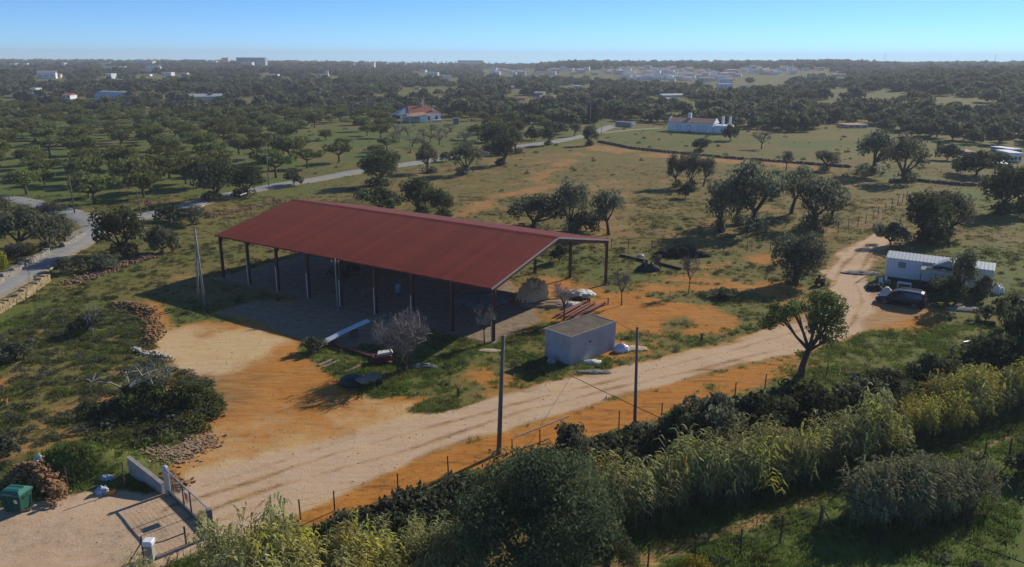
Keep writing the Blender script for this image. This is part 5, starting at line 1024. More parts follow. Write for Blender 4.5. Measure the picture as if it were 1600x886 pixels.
# long white house
p, q = G(1043, 205), G(1113, 209); d = q - p; L_ = d.length; h_ = 3.4
hs = thing('long_white_house', 'long white single storey house with terracotta roof and chimneys', 'house', p, math.atan2(d.y, d.x)); D = 7
MB().box(0, 0, -.6, L_, D, h_).build('wall', HW, hs); b = MB(); gable(b, L_, D, h_ + .16, 1.5, .15); rf = b.build('roof', TILE2, hs)
for x in (-.25, L_ - .05): MB().add([(x, -.3, h_), (x, D / 2, h_ + 1.95), (x, D + .3, h_), (x + .3, -.3, h_), (x + .3, D / 2, h_ + 1.95), (x + .3, D + .3, h_)], [(0, 1, 2), (5, 4, 3), (0, 3, 4, 1), (1, 4, 5, 2)]).build('parapet', HW, hs)
MB().bar((L_ * .42, -.2, h_ + .15), (L_ * .42, D / 2, h_ + 1.65), .45, .25).build('party_ridge', TILE, rf); MB().bev(L_ * .42 - .6, D / 2 - .6, h_ + 1.2, L_ * .42 + .6, D / 2 + .6, h_ + 3.4, .08).build('chimney', HW, rf)
for x in (L_ + 2.6, L_ + 5.2): MB().bev(x - .4, D / 2 - .4, 2, x + .4, D / 2 + .4, h_ + 2.6, .05).build('chimney', HW, hs)
MB().box(L_ + .26, .2, -.6, L_ + 6, D - .5, h_ - .5).build('annex', HW, hs)
for x in (.25, .47, .70, .83):
    f = MB().box(L_ * x - .7, -.06, .7, L_ * x + .7, -.002, 2.6).build('window', pm('blue_frame', (.30, .38, .48), .7), hs); MB().box(L_ * x - .5, -.08, .9, L_ * x + .5, -.061, 2.4).build('pane', HW, f)
MB().box(-.05, -.05, -.6, L_ + 6.05, -.003, .35).build('plinth_band', GRY, hs)
# house with red roof on the left
p, q = G(622, 192), G(690, 190); d = q - p; L_ = d.length
hs = thing('red_roofed_house', 'white farmhouse with red hipped roof behind bare trees', 'house', p, math.atan2(d.y, d.x)); L1, D1 = L_, 11
MB().box(L1 * .28, 1, -.5, L1, D1, 3.6).build('wall', HW, hs); MB().box(L1 * .44, -3, -.5, L1 * .60, 1, 3.2).build('wing_wall', HW, hs)
b = MB(); x0, x1 = L1 * .26, L1 + .3; b.add([(x0, .7, 3.6), (x1, .7, 3.6), (x1, D1 + .3, 3.6), (x0, D1 + .3, 3.6), (x0 + 1, D1 / 2, 6.6), (x1 - 5, D1 / 2, 6.6)], [(0, 1, 5, 4), (1, 2, 5), (2, 3, 4, 5), (3, 0, 4)]); rf = b.build('roof', TILE, hs)
b = MB(); b.add([(0, 1, 3.0), (L1 * .30, 1, 3.4), (L1 * .27, D1 / 2, 6.2), (-2, 5, 3.2)], [(0, 1, 2, 3)]); b.add([(0, 1, 2.8), (L1 * .30, 1, 3.2), (L1 * .27, D1 / 2, 6.0), (-2, 5, 3.0)], [(3, 2, 1, 0)]).build('blue_side_roof', pm('blue_roof', (.24, .34, .42), .6), hs)
b = MB(); b.add([(L1 * .18, -3.4, 2.9), (L1 * .62, -3.4, 3.3), (L1 * .60, 1.2, 4.2), (L1 * .20, 1.2, 3.6), (L1 * .18, -3.4, 2.7), (L1 * .62, -3.4, 3.1), (L1 * .60, 1.2, 4.0), (L1 * .20, 1.2, 3.4)], [(0, 1, 2, 3), (7, 6, 5, 4), (0, 4, 5, 1), (1, 5, 6, 2)]).build('lean_to_roof', TILE2, hs)
MB().box(L1 * .10, -4.2, 2.55, L1 * .46, -3.45, 3.0).build('awning', CRM, hs)
MB().bev(L1 * .66 - .3, D1 / 2 - .3, 5.8, L1 * .66 + .3, D1 / 2 + .3, 8.6, .05).build('chimney', HW, rf); MB().bev(L1 * .84 - .3, 2, 4, L1 * .84 + .3, 2.6, 5.6, .05).build('chimney', HW, rf)
for x in (.72, .9): f = MB().box(L1 * x - .6, .93, .8, L1 * x + .6, .998, 2.4).build('window', GRY, hs); MB().box(L1 * x - .45, .91, .95, L1 * x + .45, .929, 2.25).build('pane', DGL, f)
MB().box(L1 * .74, -2, -.3, L1 * .98, .6, .9).build('terrace', PNK, hs)
MB().box(0, -4, -.4, .5, -3.5, 2.56).build('awning_post', HW, hs)
o = thing('blue_shed', 'small blue green shed right of the red roofed house', 'shed', G(713, 194)); MB().box(-1.2, -1, -.3, 1.2, 1, 2.4).build('wall', pm('teal_paint', (.09, .20, .20), .7), o); MB().box(-1.35, -1.15, 2.403, 1.35, 1.15, 2.55).build('roof', GRY, o)
# block wall at the road end
p, q = G(961, 197), G(985, 199); d = q - p; o = thing('grey_block_wall', 'grey block wall with white end at the road corner', 'wall', p, math.atan2(d.y, d.x)); MB().box(0, 0, -.4, d.length, .3, 1.9).build('wall_body', GRY, o); MB().box(d.length + .003, -.05, -.4, d.length + .8, .35, 2.4).build('end_pillar', HW, o); MB().box(0, -.05, 1.903, d.length, .35, 2.0).build('coping', HW, o)
# greenhouses and long roofs
def longroof(name, label, a, e, top, depth, mat, cat='greenhouse', wallm=None):
    p, q = G(*a), G(*e); d = q - p; o = thing(name, label, cat, p, math.atan2(d.y, d.x)); h = zat(p, top); L_ = d.length
    MB().box(0, 0, -.5, L_, depth, h * .62).build('wall', wallm or mat, o); b = MB(); n = 6
    for k in range(n):
        t0, t1 = k / n, (k + 1) / n; z0, z1 = h * .62 + h * .38 * math.sin(math.pi * t0), h * .62 + h * .38 * math.sin(math.pi * t1); b.add([(-.2, depth * t0, z0 + .01), (L_ + .2, depth * t0, z0 + .01), (L_ + .2, depth * t1, z1 + .01), (-.2, depth * t1, z1 + .01)], [(0, 1, 2, 3)])
    b.build('roof', mat, o); return o
longroof('greenhouse', 'long white greenhouse roof in the distant trees', (1036, 152), (1098, 152), 147, 9, PAL)
longroof('greenhouse', 'long pale blue grey shed roof beyond the left orchard', (278, 158), (354, 157), 148, 12, pm('pale_blue_roof', (.36, .42, .44), .6, .15, .3))
longroof('farm_building', 'pale blue wall and shed beyond the left orchard', (149, 161), (189, 163), 142, 10, pm('pale_blue_wall', (.46, .52, .56), .8, .1, .3), 'farm building')
longroof('farm_building', 'low grey farm roof at the far left', (20, 154), (66, 153), 146, 12, pm('grey_roof', (.33, .34, .34), .8, .2, .3), 'farm building')
# single houses further off
def house(label, base, wpx, hpx, wm, rm, kind='gable', rz=.2, grp=None, name='house', cat='house', dep=8, win=3):
    p = G(*base); s_ = mpp(p); L_ = wpx * s_; h = hpx * s_; D = dep; o = thing(name, label, cat, p, rz, grp)
    if kind == 'gable':
        MB().box(-L_ / 2, 0, -2, L_ / 2, D, h * .68).build('wall', wm, o); b = MB(); gable(b, L_, D, h * .68 + .16, h * .24, .3); m = b.build('roof', rm, o); m.location.x = -L_ / 2
    else:
        MB().box(-L_ / 2, 0, -2, L_ / 2, D, h * .92).build('wall', wm, o); MB().box(-L_ / 2 - .2, -.2, h * .92 + .003, L_ / 2 + .2, D + .2, h).build('roof', rm, o)
    for k in range(win):
        x = -L_ / 2 + (k + .5) * L_ / win; ww = min(.7, L_ / win * .3); MB().box(x - ww, -.05, h * .25, x + ww, -.003, h * .25 + min(1.5, h * .3)).build('window', DGL, o)
    return o
HS = [((73, 123), 26, 13, HW, GRY, 'gable', 'white gable house on the far left slope'), ((86, 122), 16, 8, CRM, TILE, 'gable', 'cream wing beside the far left gable house'), ((170, 123), 10, 8, HW, HW, 'flat', 'small white cube house with two windows on the left slope'), ((183, 130), 12, 6, CRM, CRM, 'flat', 'low cream porch building on the left slope'), ((52, 145), 9, 7, HW, HW, 'flat', 'tiny white hut above the far left farm roof'), ((104, 155), 12, 9, HW, TILE, 'gable', 'white cottage with red roof left of the big round tree'), ((180, 110), 30, 6, HW, HW, 'flat', 'white flat house on the left skyline'), ((165, 103), 14, 5, CRM, CRM, 'flat', 'cream flat house on the left skyline'), ((96, 102), 12, 4, HW, HW, 'flat', 'white villa at the far left skyline'), ((40, 103), 6, 4, HW, HW, 'flat', 'tiny white villa at the leftmost skyline'), ((20, 103), 10, 4, HW, HW, 'flat', 'low white villa at the leftmost skyline'), ((238, 111), 22, 10, HW, GRY, 'gable', 'white gabled house right of the left hill'), ((260, 118), 16, 5, HW, HW, 'flat', 'low white house below the gabled hill house'), ((287, 118), 10, 4, CRM, CRM, 'flat', 'small cream house on the left mid slope'), ((231, 119), 7, 3, HW, HW, 'flat', 'tiny white house on the left mid slope'),
 ((505, 122), 16, 6, CRM, CRM, 'flat', 'cream house with square tower on the middle slope'), ((511, 120), 4, 9, CRM, CRM, 'flat', 'square cream tower on the middle slope'), ((427, 120), 14, 4, HW, HW, 'flat', 'low pale house left of the towered house'), ((652, 140), 8, 5, HW, TILE, 'gable', 'small cottage above the red roofed farmhouse'), ((675, 118), 18, 5, HW, HW, 'flat', 'white houses row on the middle slope'), ((700, 122), 12, 4, HW, HW, 'flat', 'small white house on the middle slope right'), ((660, 113), 10, 4, HW, GRY, 'flat', 'tiny pale house on the middle slope'), ((860, 158), 30, 9, HW, TILE2, 'gable', 'white house with pink roof in the tree belt'), ((872, 160), 24, 5, HW, HW, 'flat', 'flat white annex by the pink roofed house'), ((841, 152), 14, 9, GRY, GRY, 'gable', 'grey house left of the pink roofed house'), ((815, 157), 12, 5, HW, TILE, 'gable', 'low house with orange roof in the tree belt'), ((958, 158), 14, 8, HW, TILE, 'gable', 'small orange roofed house in the tree belt'), ((800, 140), 8, 5, HW, HW, 'flat', 'tiny white house above the tree belt'), ((903, 138), 12, 4, HW, HW, 'flat', 'low white house above the tree belt'), ((1134, 138), 22, 7, HW, HW, 'flat', 'wide white villa right of the long greenhouse'), ((1163, 139), 12, 6, HW, GRY, 'flat', 'small pale villa right of the wide one'), ((1043, 157), 8, 3, HW, HW, 'flat', 'tiny white shed under the long greenhouse'), ((1586, 253), 18, 14, HW, HW, 'flat', 'white house with flat roof at the right edge'), ((1568, 263), 24, 7, GRY, PAL, 'flat', 'low pale roofed lean to beside the right edge house'), ((1588, 240), 18, 7, GRY, HW, 'flat', 'grey upper house with white roof at the right edge'), ((1513, 243), 16, 6, CRM, TILE2, 'flat', 'low tan building behind the wide bush mass'), ((1340, 200), 34, 5, CRM, TILE2, 'flat', 'long low tan building behind the field corner trees'), ((1310, 120), 20, 5, CRM, TILE2, 'gable', 'cream house at the top of the right slope')]
for i, (b_, w_, h_, wm, rm, kd, lab) in enumerate(HS): house(lab, b_, w_, h_, wm, rm, kd, random.uniform(-.3, .4), win=3 if w_ > 12 else 2)
def block(label, base, wpx, hpx, wm, floors=4, bays=8, rz=0, dep=14, name='apartment_block', roofm=None):
    p = G(*base); s_ = mpp(p); L_ = wpx * s_; h = hpx * s_; o = thing(name, label, 'apartment block', p, rz, 'apartment blocks on the skyline')
    MB().box(-L_ / 2, 0, -6, L_ / 2, dep, h).build('wall', wm, o); MB().box(-L_ / 2 - .3, -.3, h + .01, L_ / 2 + .3, dep + .3, h + .7).build('roof', roofm or wm, o)
    b = MB(); fh = h / floors; bw = L_ / bays
    for f in range(floors):
        for k in range(bays): x = -L_ / 2 + bw * (k + .5); b.box(x - bw * .28, -.12, fh * f + fh * .3, x + bw * .28, -.005, fh * f + fh * .75)
    m = b.build('window_grid', GRY, o); m['kind'] = 'stuff'; return o
block('long cream apartment block on the left skyline', (225, 104), 28, 8, CRM, 3, 7); block('long grey apartment block on the left skyline', (306, 103), 32, 9, pm('block_grey', (.42, .42, .45), .9), 3, 8); block('cream apartment block beside the grey one', (328, 103), 20, 7, CRM, 3, 6); block('pale round topped tower on the left skyline', (352, 102), 10, 11, PNK, 5, 3)
block('large dark roofed apartment block on the left skyline', (392, 104), 44, 13, pm('block_dark', (.24, .24, .28), .9), 5, 10); block('white apartment block in front of the dark roofed one', (385, 105), 18, 7, HW, 3, 6); block('pale apartment block at the right of the dark one', (408, 105), 14, 10, pm('block_pale', (.50, .50, .54), .9), 4, 5)
for x_, w_, h_, m_, lab in ((546, 14, 5, PNK, 'leftmost pink block of the middle skyline row'), (577, 16, 7, HW, 'pale block second in the middle skyline row'), (598, 14, 8, PNK, 'tallest pink block of the middle skyline row'), (614, 12, 7, HW, 'pale block fourth in the middle skyline row'), (629, 10, 7, CRM, 'rightmost cream block of the middle skyline row')): block(lab, (x_, 105), w_, h_, m_, 3, 4)
block('wide hazy dark block on the middle skyline', (735, 103), 40, 8, pm('block_grey', (0, 0, 0)), 3, 10)
# the town on the far rise: house kinds, then copies
kinds = []; TILE3 = pm('town_tile', (.55, .37, .30), .9, .2, .5, 0)
for i, (L_, D, h, wm, rm, gb) in enumerate(((14, 10, 6, HW, TILE3, 1), (16, 11, 7, CRM, TILE3, 1), (12, 10, 6, HW, HW, 0), (20, 12, 8, PNK, TILE3, 1), (15, 10, 9, HW, HW, 0), (22, 12, 7, HW, CRM, 0))):
    b = MB(); b.box(-L_ / 2, -D / 2, -6, L_ / 2, D / 2, h); wall = b.mesh('wall', wm); b = MB()
    if gb: gable(b, L_, D, h + .16, 1.6, .3); 
    else: b.box(-.2, -.2, h + .01, L_ + .2, D + .2, h + .5)
    b.v = [(x - L_ / 2, y - D / 2, z) for x, y, z in b.v]; roof = b.mesh('roof', rm); b = MB()
    nb = int(L_ / 4)
    for f in range(2 if h > 6.5 else 1):
        for k in range(nb): x = -L_ / 2 + (k + .5) * L_ / nb; b.box(x - .8, -D / 2 - .06, 1 + f * 3, x + .8, -D / 2 - .005, 2.6 + f * 3)
    kinds.append((wall, roof, b.mesh('window_row', GRY)))
def town(px_, py_, lab, grp):
    p = G(px_, py_); k = kinds[random.randrange(6)]; o = thing('town_house', lab, 'house', p, random.uniform(-.5, .5), grp); s_ = random.uniform(.42, .72); o.scale = (s_, s_, s_)
    link('wall', k[0], o); link('roof', k[1], o); m = link('window_row', k[2], o); m['kind'] = 'stuff'
random.seed(11)
for i in range(34): town(random.uniform(770, 985), random.uniform(109, 118), 'hazy pale house of the far town on the left rise', 'far town houses on the left rise')
for i in range(74): t = random.random(); town(978 + 170 * t + random.uniform(-8, 8), 117 + 6 * t + random.uniform(-4, 8), 'pale terraced house in the dense middle of the far town', 'far town houses in the dense middle')
for i in range(62): town(random.uniform(950, 1295), random.uniform(107, 117), 'hazy house along the upper edge of the far town', 'far town houses along the upper edge')

# ================================================================== woodland: the nearest trees one by one, the rest as one mass
WD = [broadleaf('wood', 300 + i, 420, .62, 7, 5.5, .1, 8, 'wood_leaf', r0=.2, asp=.7) for i in range(5)]
def free(x, y):
    ok = np.ones(len(x), bool)
    for k in ('orchard', 'field', 'field2'): ok &= sdf(Z[k], x, y) < -2
    return ok
def pxy(x, y, z):
    d = np.stack([x, y, z - CAMH], -1); zz = d @ fwd; return 800 + F * (d @ cr) / zz, 443 - F * (d @ cu) / zz
def candidates(n, y0, y1):
    y = np.sqrt(rng.random(n) * (y1 ** 2 - y0 ** 2) + y0 ** 2); x = (rng.random(n) * 2 - 1) * .75 * y; return x, y
hedge = poly([(930, 192), (1000, 188), (1160, 192), (1260, 205), (1430, 208), (1600, 224), (1640, 160), (900, 150)])
x, y = candidates(5200, 250, 470); z = hgt(x, y); px_, py_ = pxy(x, y, z)
ok = free(x, y) & (np.array([road_dist(a, b) for a, b in zip(x, y)]) > 7)
hx = np.array([(o.location.x, o.location.y) for o in col.objects if o.type == 'EMPTY' and o.get('category') in ('house', 'greenhouse', 'farm building', 'wall', 'shed') and o.location.y > 180])
def clear_of(x, y, r):
    d = np.full(len(x), 1e9)
    for a in hx: d = np.minimum(d, np.hypot(x - a[0], (y - a[1])))
    # keep the strip in front of each building open, so that it stays in view
    m = np.zeros(len(x), bool)
    for a in hx:
        t = y / a[1]; m |= (t < 1.02) & (t > 1 - max(26, .28 * (a[1] - 380)) / a[1]) & (np.abs(x - a[0] * t) < r + (4 if a[1] < 600 else .004 * a[1]))
    return (d > r) & ~m
ok &= clear_of(x, y, 11); ok &= (fbm(x / 60, y / 60, 81, 3) > .33); x, y, z = x[ok], y[ok], z[ok]
sel = []; px_k = pxy(x, y, z)[0]
for i in range(len(x)):
    if all((x[i] - x[j]) ** 2 + (y[i] - y[j]) ** 2 > 30 for j in sel): sel.append(i)
sel = sorted(sel, key=lambda i: y[i])[:285]; ymax = max(y[i] for i in sel); print('woodland', len(sel), ymax)
for n_, i in enumerate(sel):
    s_ = random.uniform(.55, 1.25); side = 'behind the left orchard' if px_k[i] < 620 else 'between the two farmhouses' if px_k[i] < 1000 else 'behind the long white house' if px_k[i] < 1200 else 'beyond the right hand fields' if px_k[i] < 1450 else 'at the right edge below the hill'
    plant('woodland_tree', WD[n_ % 5], Vector((x[i], y[i], z[i])), 'dark green tree in the woodland belt ' + side, 'tree', 7.5 * s_, 5.6 * s_ * random.uniform(.8, 1.15), 7, 5.5, None, 'woodland trees ' + side)
x, y = candidates(60000, 250, 2600); z = hgt(x, y)
dens = np.where(y < ymax, 0, np.clip(520 / y, .22, 1)) * ss(.36, .50, fbm(x / 75, y / 75, 83, 3) + .04)
dens = np.where((y < ymax + 1), np.where(y > 330, .25, 0), dens); ar = x / y; dens = dens * (1 - .25 * ss(.0, .06, ar) * ss(.46, .36, ar) * ss(850, 1000, y))
ok = (rng.random(len(x)) < dens) & free(x, y) & clear_of(x, y, 12)
x, y, z = x[ok], y[ok], z[ok]; sc_ = (.7 + .75 * rng.random(len(x)) ** 1.5) * (1 + .35 * ss(700, 1800, y))
LOD = [broadleaf('far', 320 + i, 170, .95, 7, 5.2, .06, 7, 'wood_leaf', r0=.2, asp=.75)[1] for i in range(4)]
for m in LOD: m.name = 'woodland_crown'
scatter('far_woodland', np.stack([x, y, z - .3], -1), rng.random(len(x)) * 6.28, np.stack([sc_ * 1.1, sc_ * 1.1, sc_ * (.75 + .5 * rng.random(len(x)))], -1), LOD, 'distant dark green woodland covering the hills to the skyline'); print('far', len(x))
# skyline palms and masts
PF = MB()
for k in range(14):
    a = k * 2.4; PF.tube([(0, 0, 9), (math.cos(a) * 1.3, math.sin(a) * 1.3, 9.9 + .4 * math.sin(k)), (math.cos(a) * 2.5, math.sin(a) * 2.5, 8.6 + .5 * math.sin(k * 3))], [.12, .22, .05], 4)
PFm = PF.mesh('fronds', MATS['cypress_leaf']); PTm = MB().tube([(0, 0, -2), (.2, 0, 5), (0, 0, 9.1)], [.3, .22, .2], 6).mesh('trunk', BARK)
for i, px_ in enumerate((645, 655, 662, 670, 680, 690, 698, 712, 755, 765, 775, 790)):
    o = thing('palm_tree', 'tiny palm tree in the row on the middle skyline', 'palm tree', G(px_, 104), i, 'skyline palms'); o.scale = (1.3, 1.3, 1.3); link('trunk', PTm, o); link('fronds', PFm, o)
for px_, h, lab in ((949, 18, 'thin mast above the far town, left'), (1055, 18, 'thin mast above the far town, right'), (1380, 26, 'tall thin mast on the right skyline'), (1552, 22, 'tall mast at the far right skyline'), (680, 22, 'thin mast on the middle skyline')):
    o = thing('radio_mast', lab, 'mast', G(px_, 110), 0, 'masts on the skyline'); MB().tube([(0, 0, -2), (0, 0, h)], [.3, .15], 5).build('shaft', GRY, o); MB().box(-.8, -.1, h * .9, .8, .1, h * .92).build('crossarm', GRY, o)

# ================================================================== reeds, grass, weeds, stones
def cane(seed, H=4.6, nleaf=15):
    rr = random.Random(seed); V = []; Fs = []; mi = []; lean = rr.uniform(-.13, .13), rr.uniform(-.13, .13)
    def quad(a, b, c, d, m): k = len(V); V.extend([a, b, c, d]); Fs.append((k, k + 1, k + 2, k + 3)); mi.append(m)
    def stem(z): t = z / H; return Vector((lean[0] * H * t * t, lean[1] * H * t * t, z))
    for k in range(4):
        a, b = stem(H * k / 4), stem(H * (k + 1) / 4); s_ = .025 * (1 - k / 6)
        quad(a + Vector((-s_, 0, 0)), a + Vector((s_, 0, 0)), b + Vector((s_, 0, 0)), b + Vector((-s_, 0, 0)), 1); quad(a + Vector((0, -s_, 0)), a + Vector((0, s_, 0)), b + Vector((0, s_, 0)), b + Vector((0, -s_, 0)), 1)
    ph = rr.uniform(0, 6.28)
    for k in range(nleaf):
        z = H * (.42 + .58 * (k + rr.random()) / nleaf); o = stem(z); a = ph + k * 3.0 + rr.uniform(-.7, .7); d = Vector((math.cos(a), math.sin(a), 0)); sd_ = Vector((-d.y, d.x, 0)) * rr.uniform(.05, .085); L_ = rr.uniform(.6, 1.1) * (1.0 if z < H * .9 else .7)
        up = rr.uniform(.7, 1.5); p1 = o + (d * .45 + Vector((0, 0, up * .5))) * L_; p2 = o + (d * .85 + Vector((0, 0, up * .45 - .1))) * L_; p3 = p2 + (d * .2 - Vector((0, 0, .3))) * L_
        quad(o - sd_ * .5, o + sd_ * .5, p1 + sd_, p1 - sd_, 0); quad(p1 - sd_, p1 + sd_, p2 + sd_ * .7, p2 - sd_ * .7, 0); quad(p2 - sd_ * .7, p2 + sd_ * .7, p3 + sd_ * .1, p3 - sd_ * .1, 0)
    return V, Fs, mi
STEM = pm('reed_stem', (.26, .21, .10), .8, .3, 2, 0)
def clump(seed, n, leafm, spread=.6, nleaf=11):
    V = []; Fs = []; mi = []; rr = random.Random(seed)
    for i in range(n):
        v, f, m = cane(seed * 31 + i, rr.uniform(2.4, 5.4), nleaf); off = Vector((rr.gauss(0, spread), rr.gauss(0, spread), 0)); k = len(V); V += [tuple(q + off) for q in v]; Fs += [tuple(j + k for j in q) for q in f]; mi += m
    return npmesh('reed_clump', np.array(V), np.array(Fs), [MATS[leafm], STEM], False, mi)
RC = [clump(i, 6, 'reed_leaf') for i in range(6)]; leafmat('reed_yellow', (.46, .38, .06), (.64, .54, .13), .4, .3); leafmat('reed_dark', (.20, .20, .09), (.42, .40, .22), .4, .3)
RY_ = [clump(20 + i, 7, 'reed_yellow') for i in range(3)]; RD = [clump(30 + i, 7, 'reed_dark') for i in range(4)]  # RD clumps carry a darker leaf colour than the other reeds
def fill(pts, n, edge=.2, top=None):
    P = poly(pts); lo, hi = P.min(0), P.max(0); q = lo + rng.random((n * 6, 2)) * (hi - lo); q = q[sdf(P, q[:, 0], q[:, 1]) > -edge][:n]; return q[:, 0], q[:, 1]
def reeds(name, pts, n, var, smin, smax, label):
    x, y = fill(pts, n); s_ = smin * .7 + (smax * .95 - smin * .7) * (ss(.25, .75, fbm(x / 2.6, y / 2.6, 91, 2)) * .6 + .4 * rng.random(len(x)))
    scatter(name, np.stack([x, y, hgt(x, y) - .1], -1), rng.random(len(x)) * 6.28, np.stack([s_ * 1.0, s_ * 1.0, s_], -1), var, label, rng.normal(size=(len(x), 2)) * .06)
reeds('reeds', [(345, 905), (350, 880), (400, 876), (520, 870), (620, 868), (720, 862), (760, 890), (720, 960), (345, 960)], 112, RC, .36, .8, 'pale green giant reeds along the bottom edge left of the large dark tree')
reeds('reeds', [(212, 905), (345, 880), (345, 960), (212, 960)], 9, RC, .26, .42, 'few low green reeds in front of the entrance gate')
reeds('reeds', [(400, 905), (540, 892), (640, 890), (640, 960), (400, 960)], 22, RY_, .5, .75, 'yellow reeds among the bottom left reed bed')
reeds('reeds', [(920, 800), (960, 795), (1060, 770), (1200, 735), (1320, 705), (1375, 690), (1390, 715), (1300, 735), (1200, 762), (1075, 792), (960, 825), (915, 822)], 165, RC + RC + RY_[:1], .62, 1.0, 'middle giant reed bed between track and meadow')
reeds('reeds', [(1405, 650), (1460, 648), (1500, 640), (1560, 625), (1640, 600), (1640, 625), (1560, 650), (1480, 682), (1410, 690)], 120, RC + RY_, .55, .9, 'right giant reed bed reaching the picture edge')
reeds('reeds', [(1408, 668), (1490, 655), (1500, 678), (1415, 692)], 26, RY_, .6, .8, 'bright yellow reeds in the right reed bed')
reeds('reeds', [(1325, 800), (1400, 792), (1480, 775), (1520, 770), (1530, 790), (1440, 815), (1340, 825)], 115, RD, .55, .82, 'dark reed clump standing alone in the meadow')
reeds('reeds', [(735, 780), (800, 770), (805, 785), (740, 795)], 3, RY_, .4, .5, 'few yellow canes above the large dark tree')
def tuft(seed, n, mat, H=.45, W=.02, spread=.16):
    rr = random.Random(seed); V = []
    for i in range(n):
        a = rr.uniform(0, 6.28); d = Vector((math.cos(a), math.sin(a), 0)); o = Vector((rr.gauss(0, spread), rr.gauss(0, spread), -.03)); s_ = Vector((-d.y, d.x, 0)) * W; h = H * rr.uniform(.5, 1.1); t = o + d * h * rr.uniform(.2, .7) + Vector((0, 0, h)); V += [o - s_, o + s_, t + s_ * .3, t - s_ * .3]
    return npmesh('tuft', np.array([tuple(v) for v in V]), np.arange(4 * n).reshape(n, 4), MATS[mat])
G1 = [tuft(i, 26, 'grass_blade', .22, .03, .22) for i in range(3)]; G2 = [tuft(9 + i, 26, 'lush_blade', .26, .035, .24) for i in range(3)]; G3 = [tuft(19 + i, 22, 'dry_blade', .28, .022, .2) for i in range(3)]
def weeds(name, n, y0, y1, pick, var, s0, s1, label):
    y = np.sqrt(rng.random(n) * (y1 ** 2 - y0 ** 2) + y0 ** 2); x = (rng.random(n) * 2 - 1) * .74 * y; zz, gg = zones(x, y); pr = pick(zz, gg) * (.25 + 1.5 * ss(.35, .65, fbm(x / 2.5, y / 2.5, 61, 3)))
    rdm = np.array([0.]) ; ok = (rng.random(n) < pr) & (sdf(rd_poly, x, y) < 0); x, y = x[ok], y[ok]; s_ = s0 + (s1 - s0) * rng.random(len(x)) ** 2
    scatter(name, np.stack([x, y, hgt(x, y)], -1), rng.random(len(x)) * 6.28, s_, var, label); print(name, len(x))
ox = np.stack([RX, RY], -1); tg = np.gradient(ox, axis=0); nn = np.stack([-tg[:, 1], tg[:, 0]], -1); nn /= np.linalg.norm(nn, axis=1)[:, None]; rd_poly = np.r_[ox + nn * 3.0, (ox - nn * 3.0)[::-1]][::1]
weeds('lush_grass', 60000, 34, 75, lambda z, g: np.clip(z[:, 0] - .3, 0, 1) * z[:, 3] * 1.4 * (1 - g), G2, .4, 1.1, 'green grass of the meadow and banks')
weeds('green_grass', 60000, 40, 150, lambda z, g: np.clip(z[:, 0] - .4, 0, 1) * .7 * (1 - g), G1, .5, 1.4, 'short olive green grass of the fields')
weeds('dry_grass', 52000, 40, 200, lambda z, g: np.clip(z[:, 0] - .25, 0, 1) * (1 - z[:, 3]) * .6 * (1 - g), G3, .5, 1.6, 'dry straw coloured grass of the fields')
# low weeds and scrub, too many to count
SCR = [npmesh('scrub', *leaves(*crown_pts([(0, 0, .12, .5, .35), (.35, .1, .1, .35, .25), (-.3, .2, .1, .35, .28)], 150, 0), .10), MATS[m]) for m in ('olive_leaf', 'dark_leaf', 'orchard_leaf')]
weeds('scrub', 9000, 36, 110, lambda z, g: np.clip(z[:, 0] - .45, 0, 1) * .5 * (1 - g), SCR, .25, 1.0, 'low grey green weeds dotted over the fields')
weeds('field_scrub', 2600, 95, 330, lambda z, g: np.clip(z[:, 0] - .3, 0, 1) * .35 * (1 - g), SCR, .5, 1.8, 'low weeds dotted over the far fields')
x, y = fill([(470, 835), (560, 812), (700, 770), (830, 725), (960, 690), (1100, 665), (1250, 640), (1400, 610), (1500, 600), (1500, 640), (1380, 670), (1300, 690), (1150, 720), (1000, 765), (900, 800), (800, 800), (700, 830), (560, 862), (440, 870)], 900)
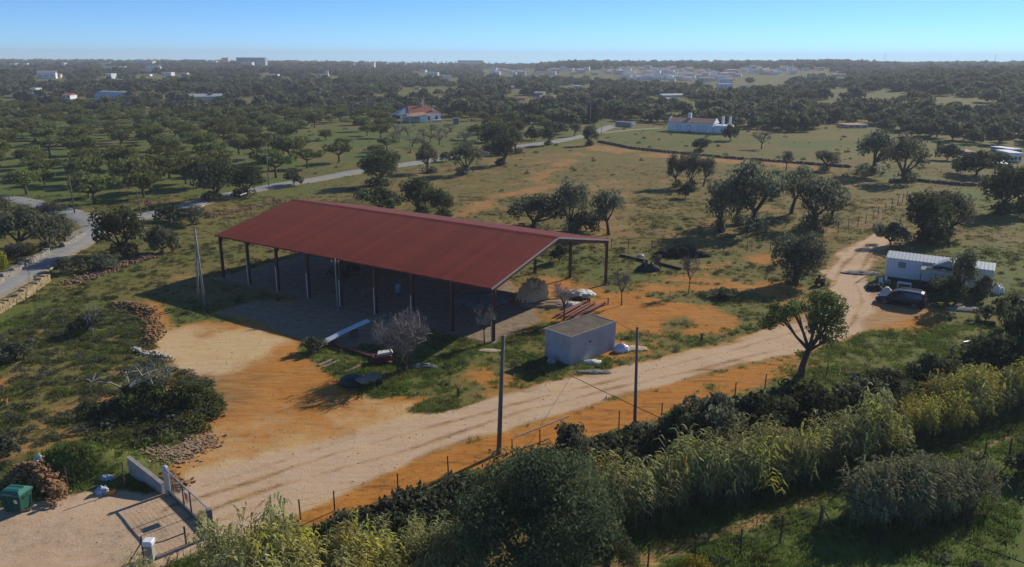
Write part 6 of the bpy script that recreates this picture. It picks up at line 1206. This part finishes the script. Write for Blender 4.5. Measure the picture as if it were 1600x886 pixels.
scatter('bank_undergrowth', np.stack([x, y, hgt(x, y)], -1), rng.random(len(x)) * 6.28, .8 + 1.5 * rng.random(len(x)) ** 2, [SCR[1], SCR[1], SCR[0]], 'dark tangled undergrowth on the bank below the track')
x, y = fill([(130, 640), (330, 600), (345, 640), (320, 668), (200, 705), (120, 700)], 100)
scatter('fig_undergrowth', np.stack([x, y, hgt(x, y)], -1), rng.random(len(x)) * 6.28, .6 + 1.2 * rng.random(len(x)) ** 2, SCR, 'dark weeds round the dead fig tree')
x, y = fill([(-60, 560), (60, 500), (200, 480), (260, 560), (330, 600), (320, 660), (200, 700), (-60, 710)], 520)
scatter('left_scrub', np.stack([x, y, hgt(x, y)], -1), rng.random(len(x)) * 6.28, np.stack([.5 + .7 * rng.random(len(x))] * 2 + [.3 + .5 * rng.random(len(x))], -1), [SCR[0], SCR[2], SCR[0]], 'grey green scrubby weeds covering the left field')
PEB = []
for i in range(4):
    rr = random.Random(500 + i); b = MB(); b.add([(rr.uniform(.5, 1) * sx, rr.uniform(.5, 1) * sy, rr.uniform(.3, .7) * sz) for sz in (-1, 1) for sx, sy in ((-1, -1), (1, -1), (1, 1), (-1, 1))], [(0, 3, 2, 1), (4, 5, 6, 7), (0, 1, 5, 4), (1, 2, 6, 5), (2, 3, 7, 6), (3, 0, 4, 7)]); PEB.append(b.mesh('pebble', pm('pebble_pale', (.42, .34, .25), .95, .3, 2) if i % 2 else pm('pebble_brown', (.32, .18, .09), .95, .4, 2)))
weeds('pebbles', 22000, 36, 105, lambda z, g: (1 - z[:, 0]) * .4, PEB, .012, .06, 'small loose stones scattered over the bare soil')

# ================================================================== haze: the air between here and the hills
m, nt, N, L = newmat('air'); o = N('ShaderNodeOutputMaterial'); v = N('ShaderNodeVolumePrincipled'); v.inputs['Color'].default_value = (.88, .93, 1.0, 1); v.inputs['Density'].default_value = .00025; v.inputs['Anisotropy'].default_value = .1; L(v.outputs[0], o.inputs['Volume'])
hb_ = MB().box(-3600, -80, -45, 3600, 4300, 60).build('haze', m); hb_['kind'] = 'stuff'; hb_.display_type = 'WIRE'
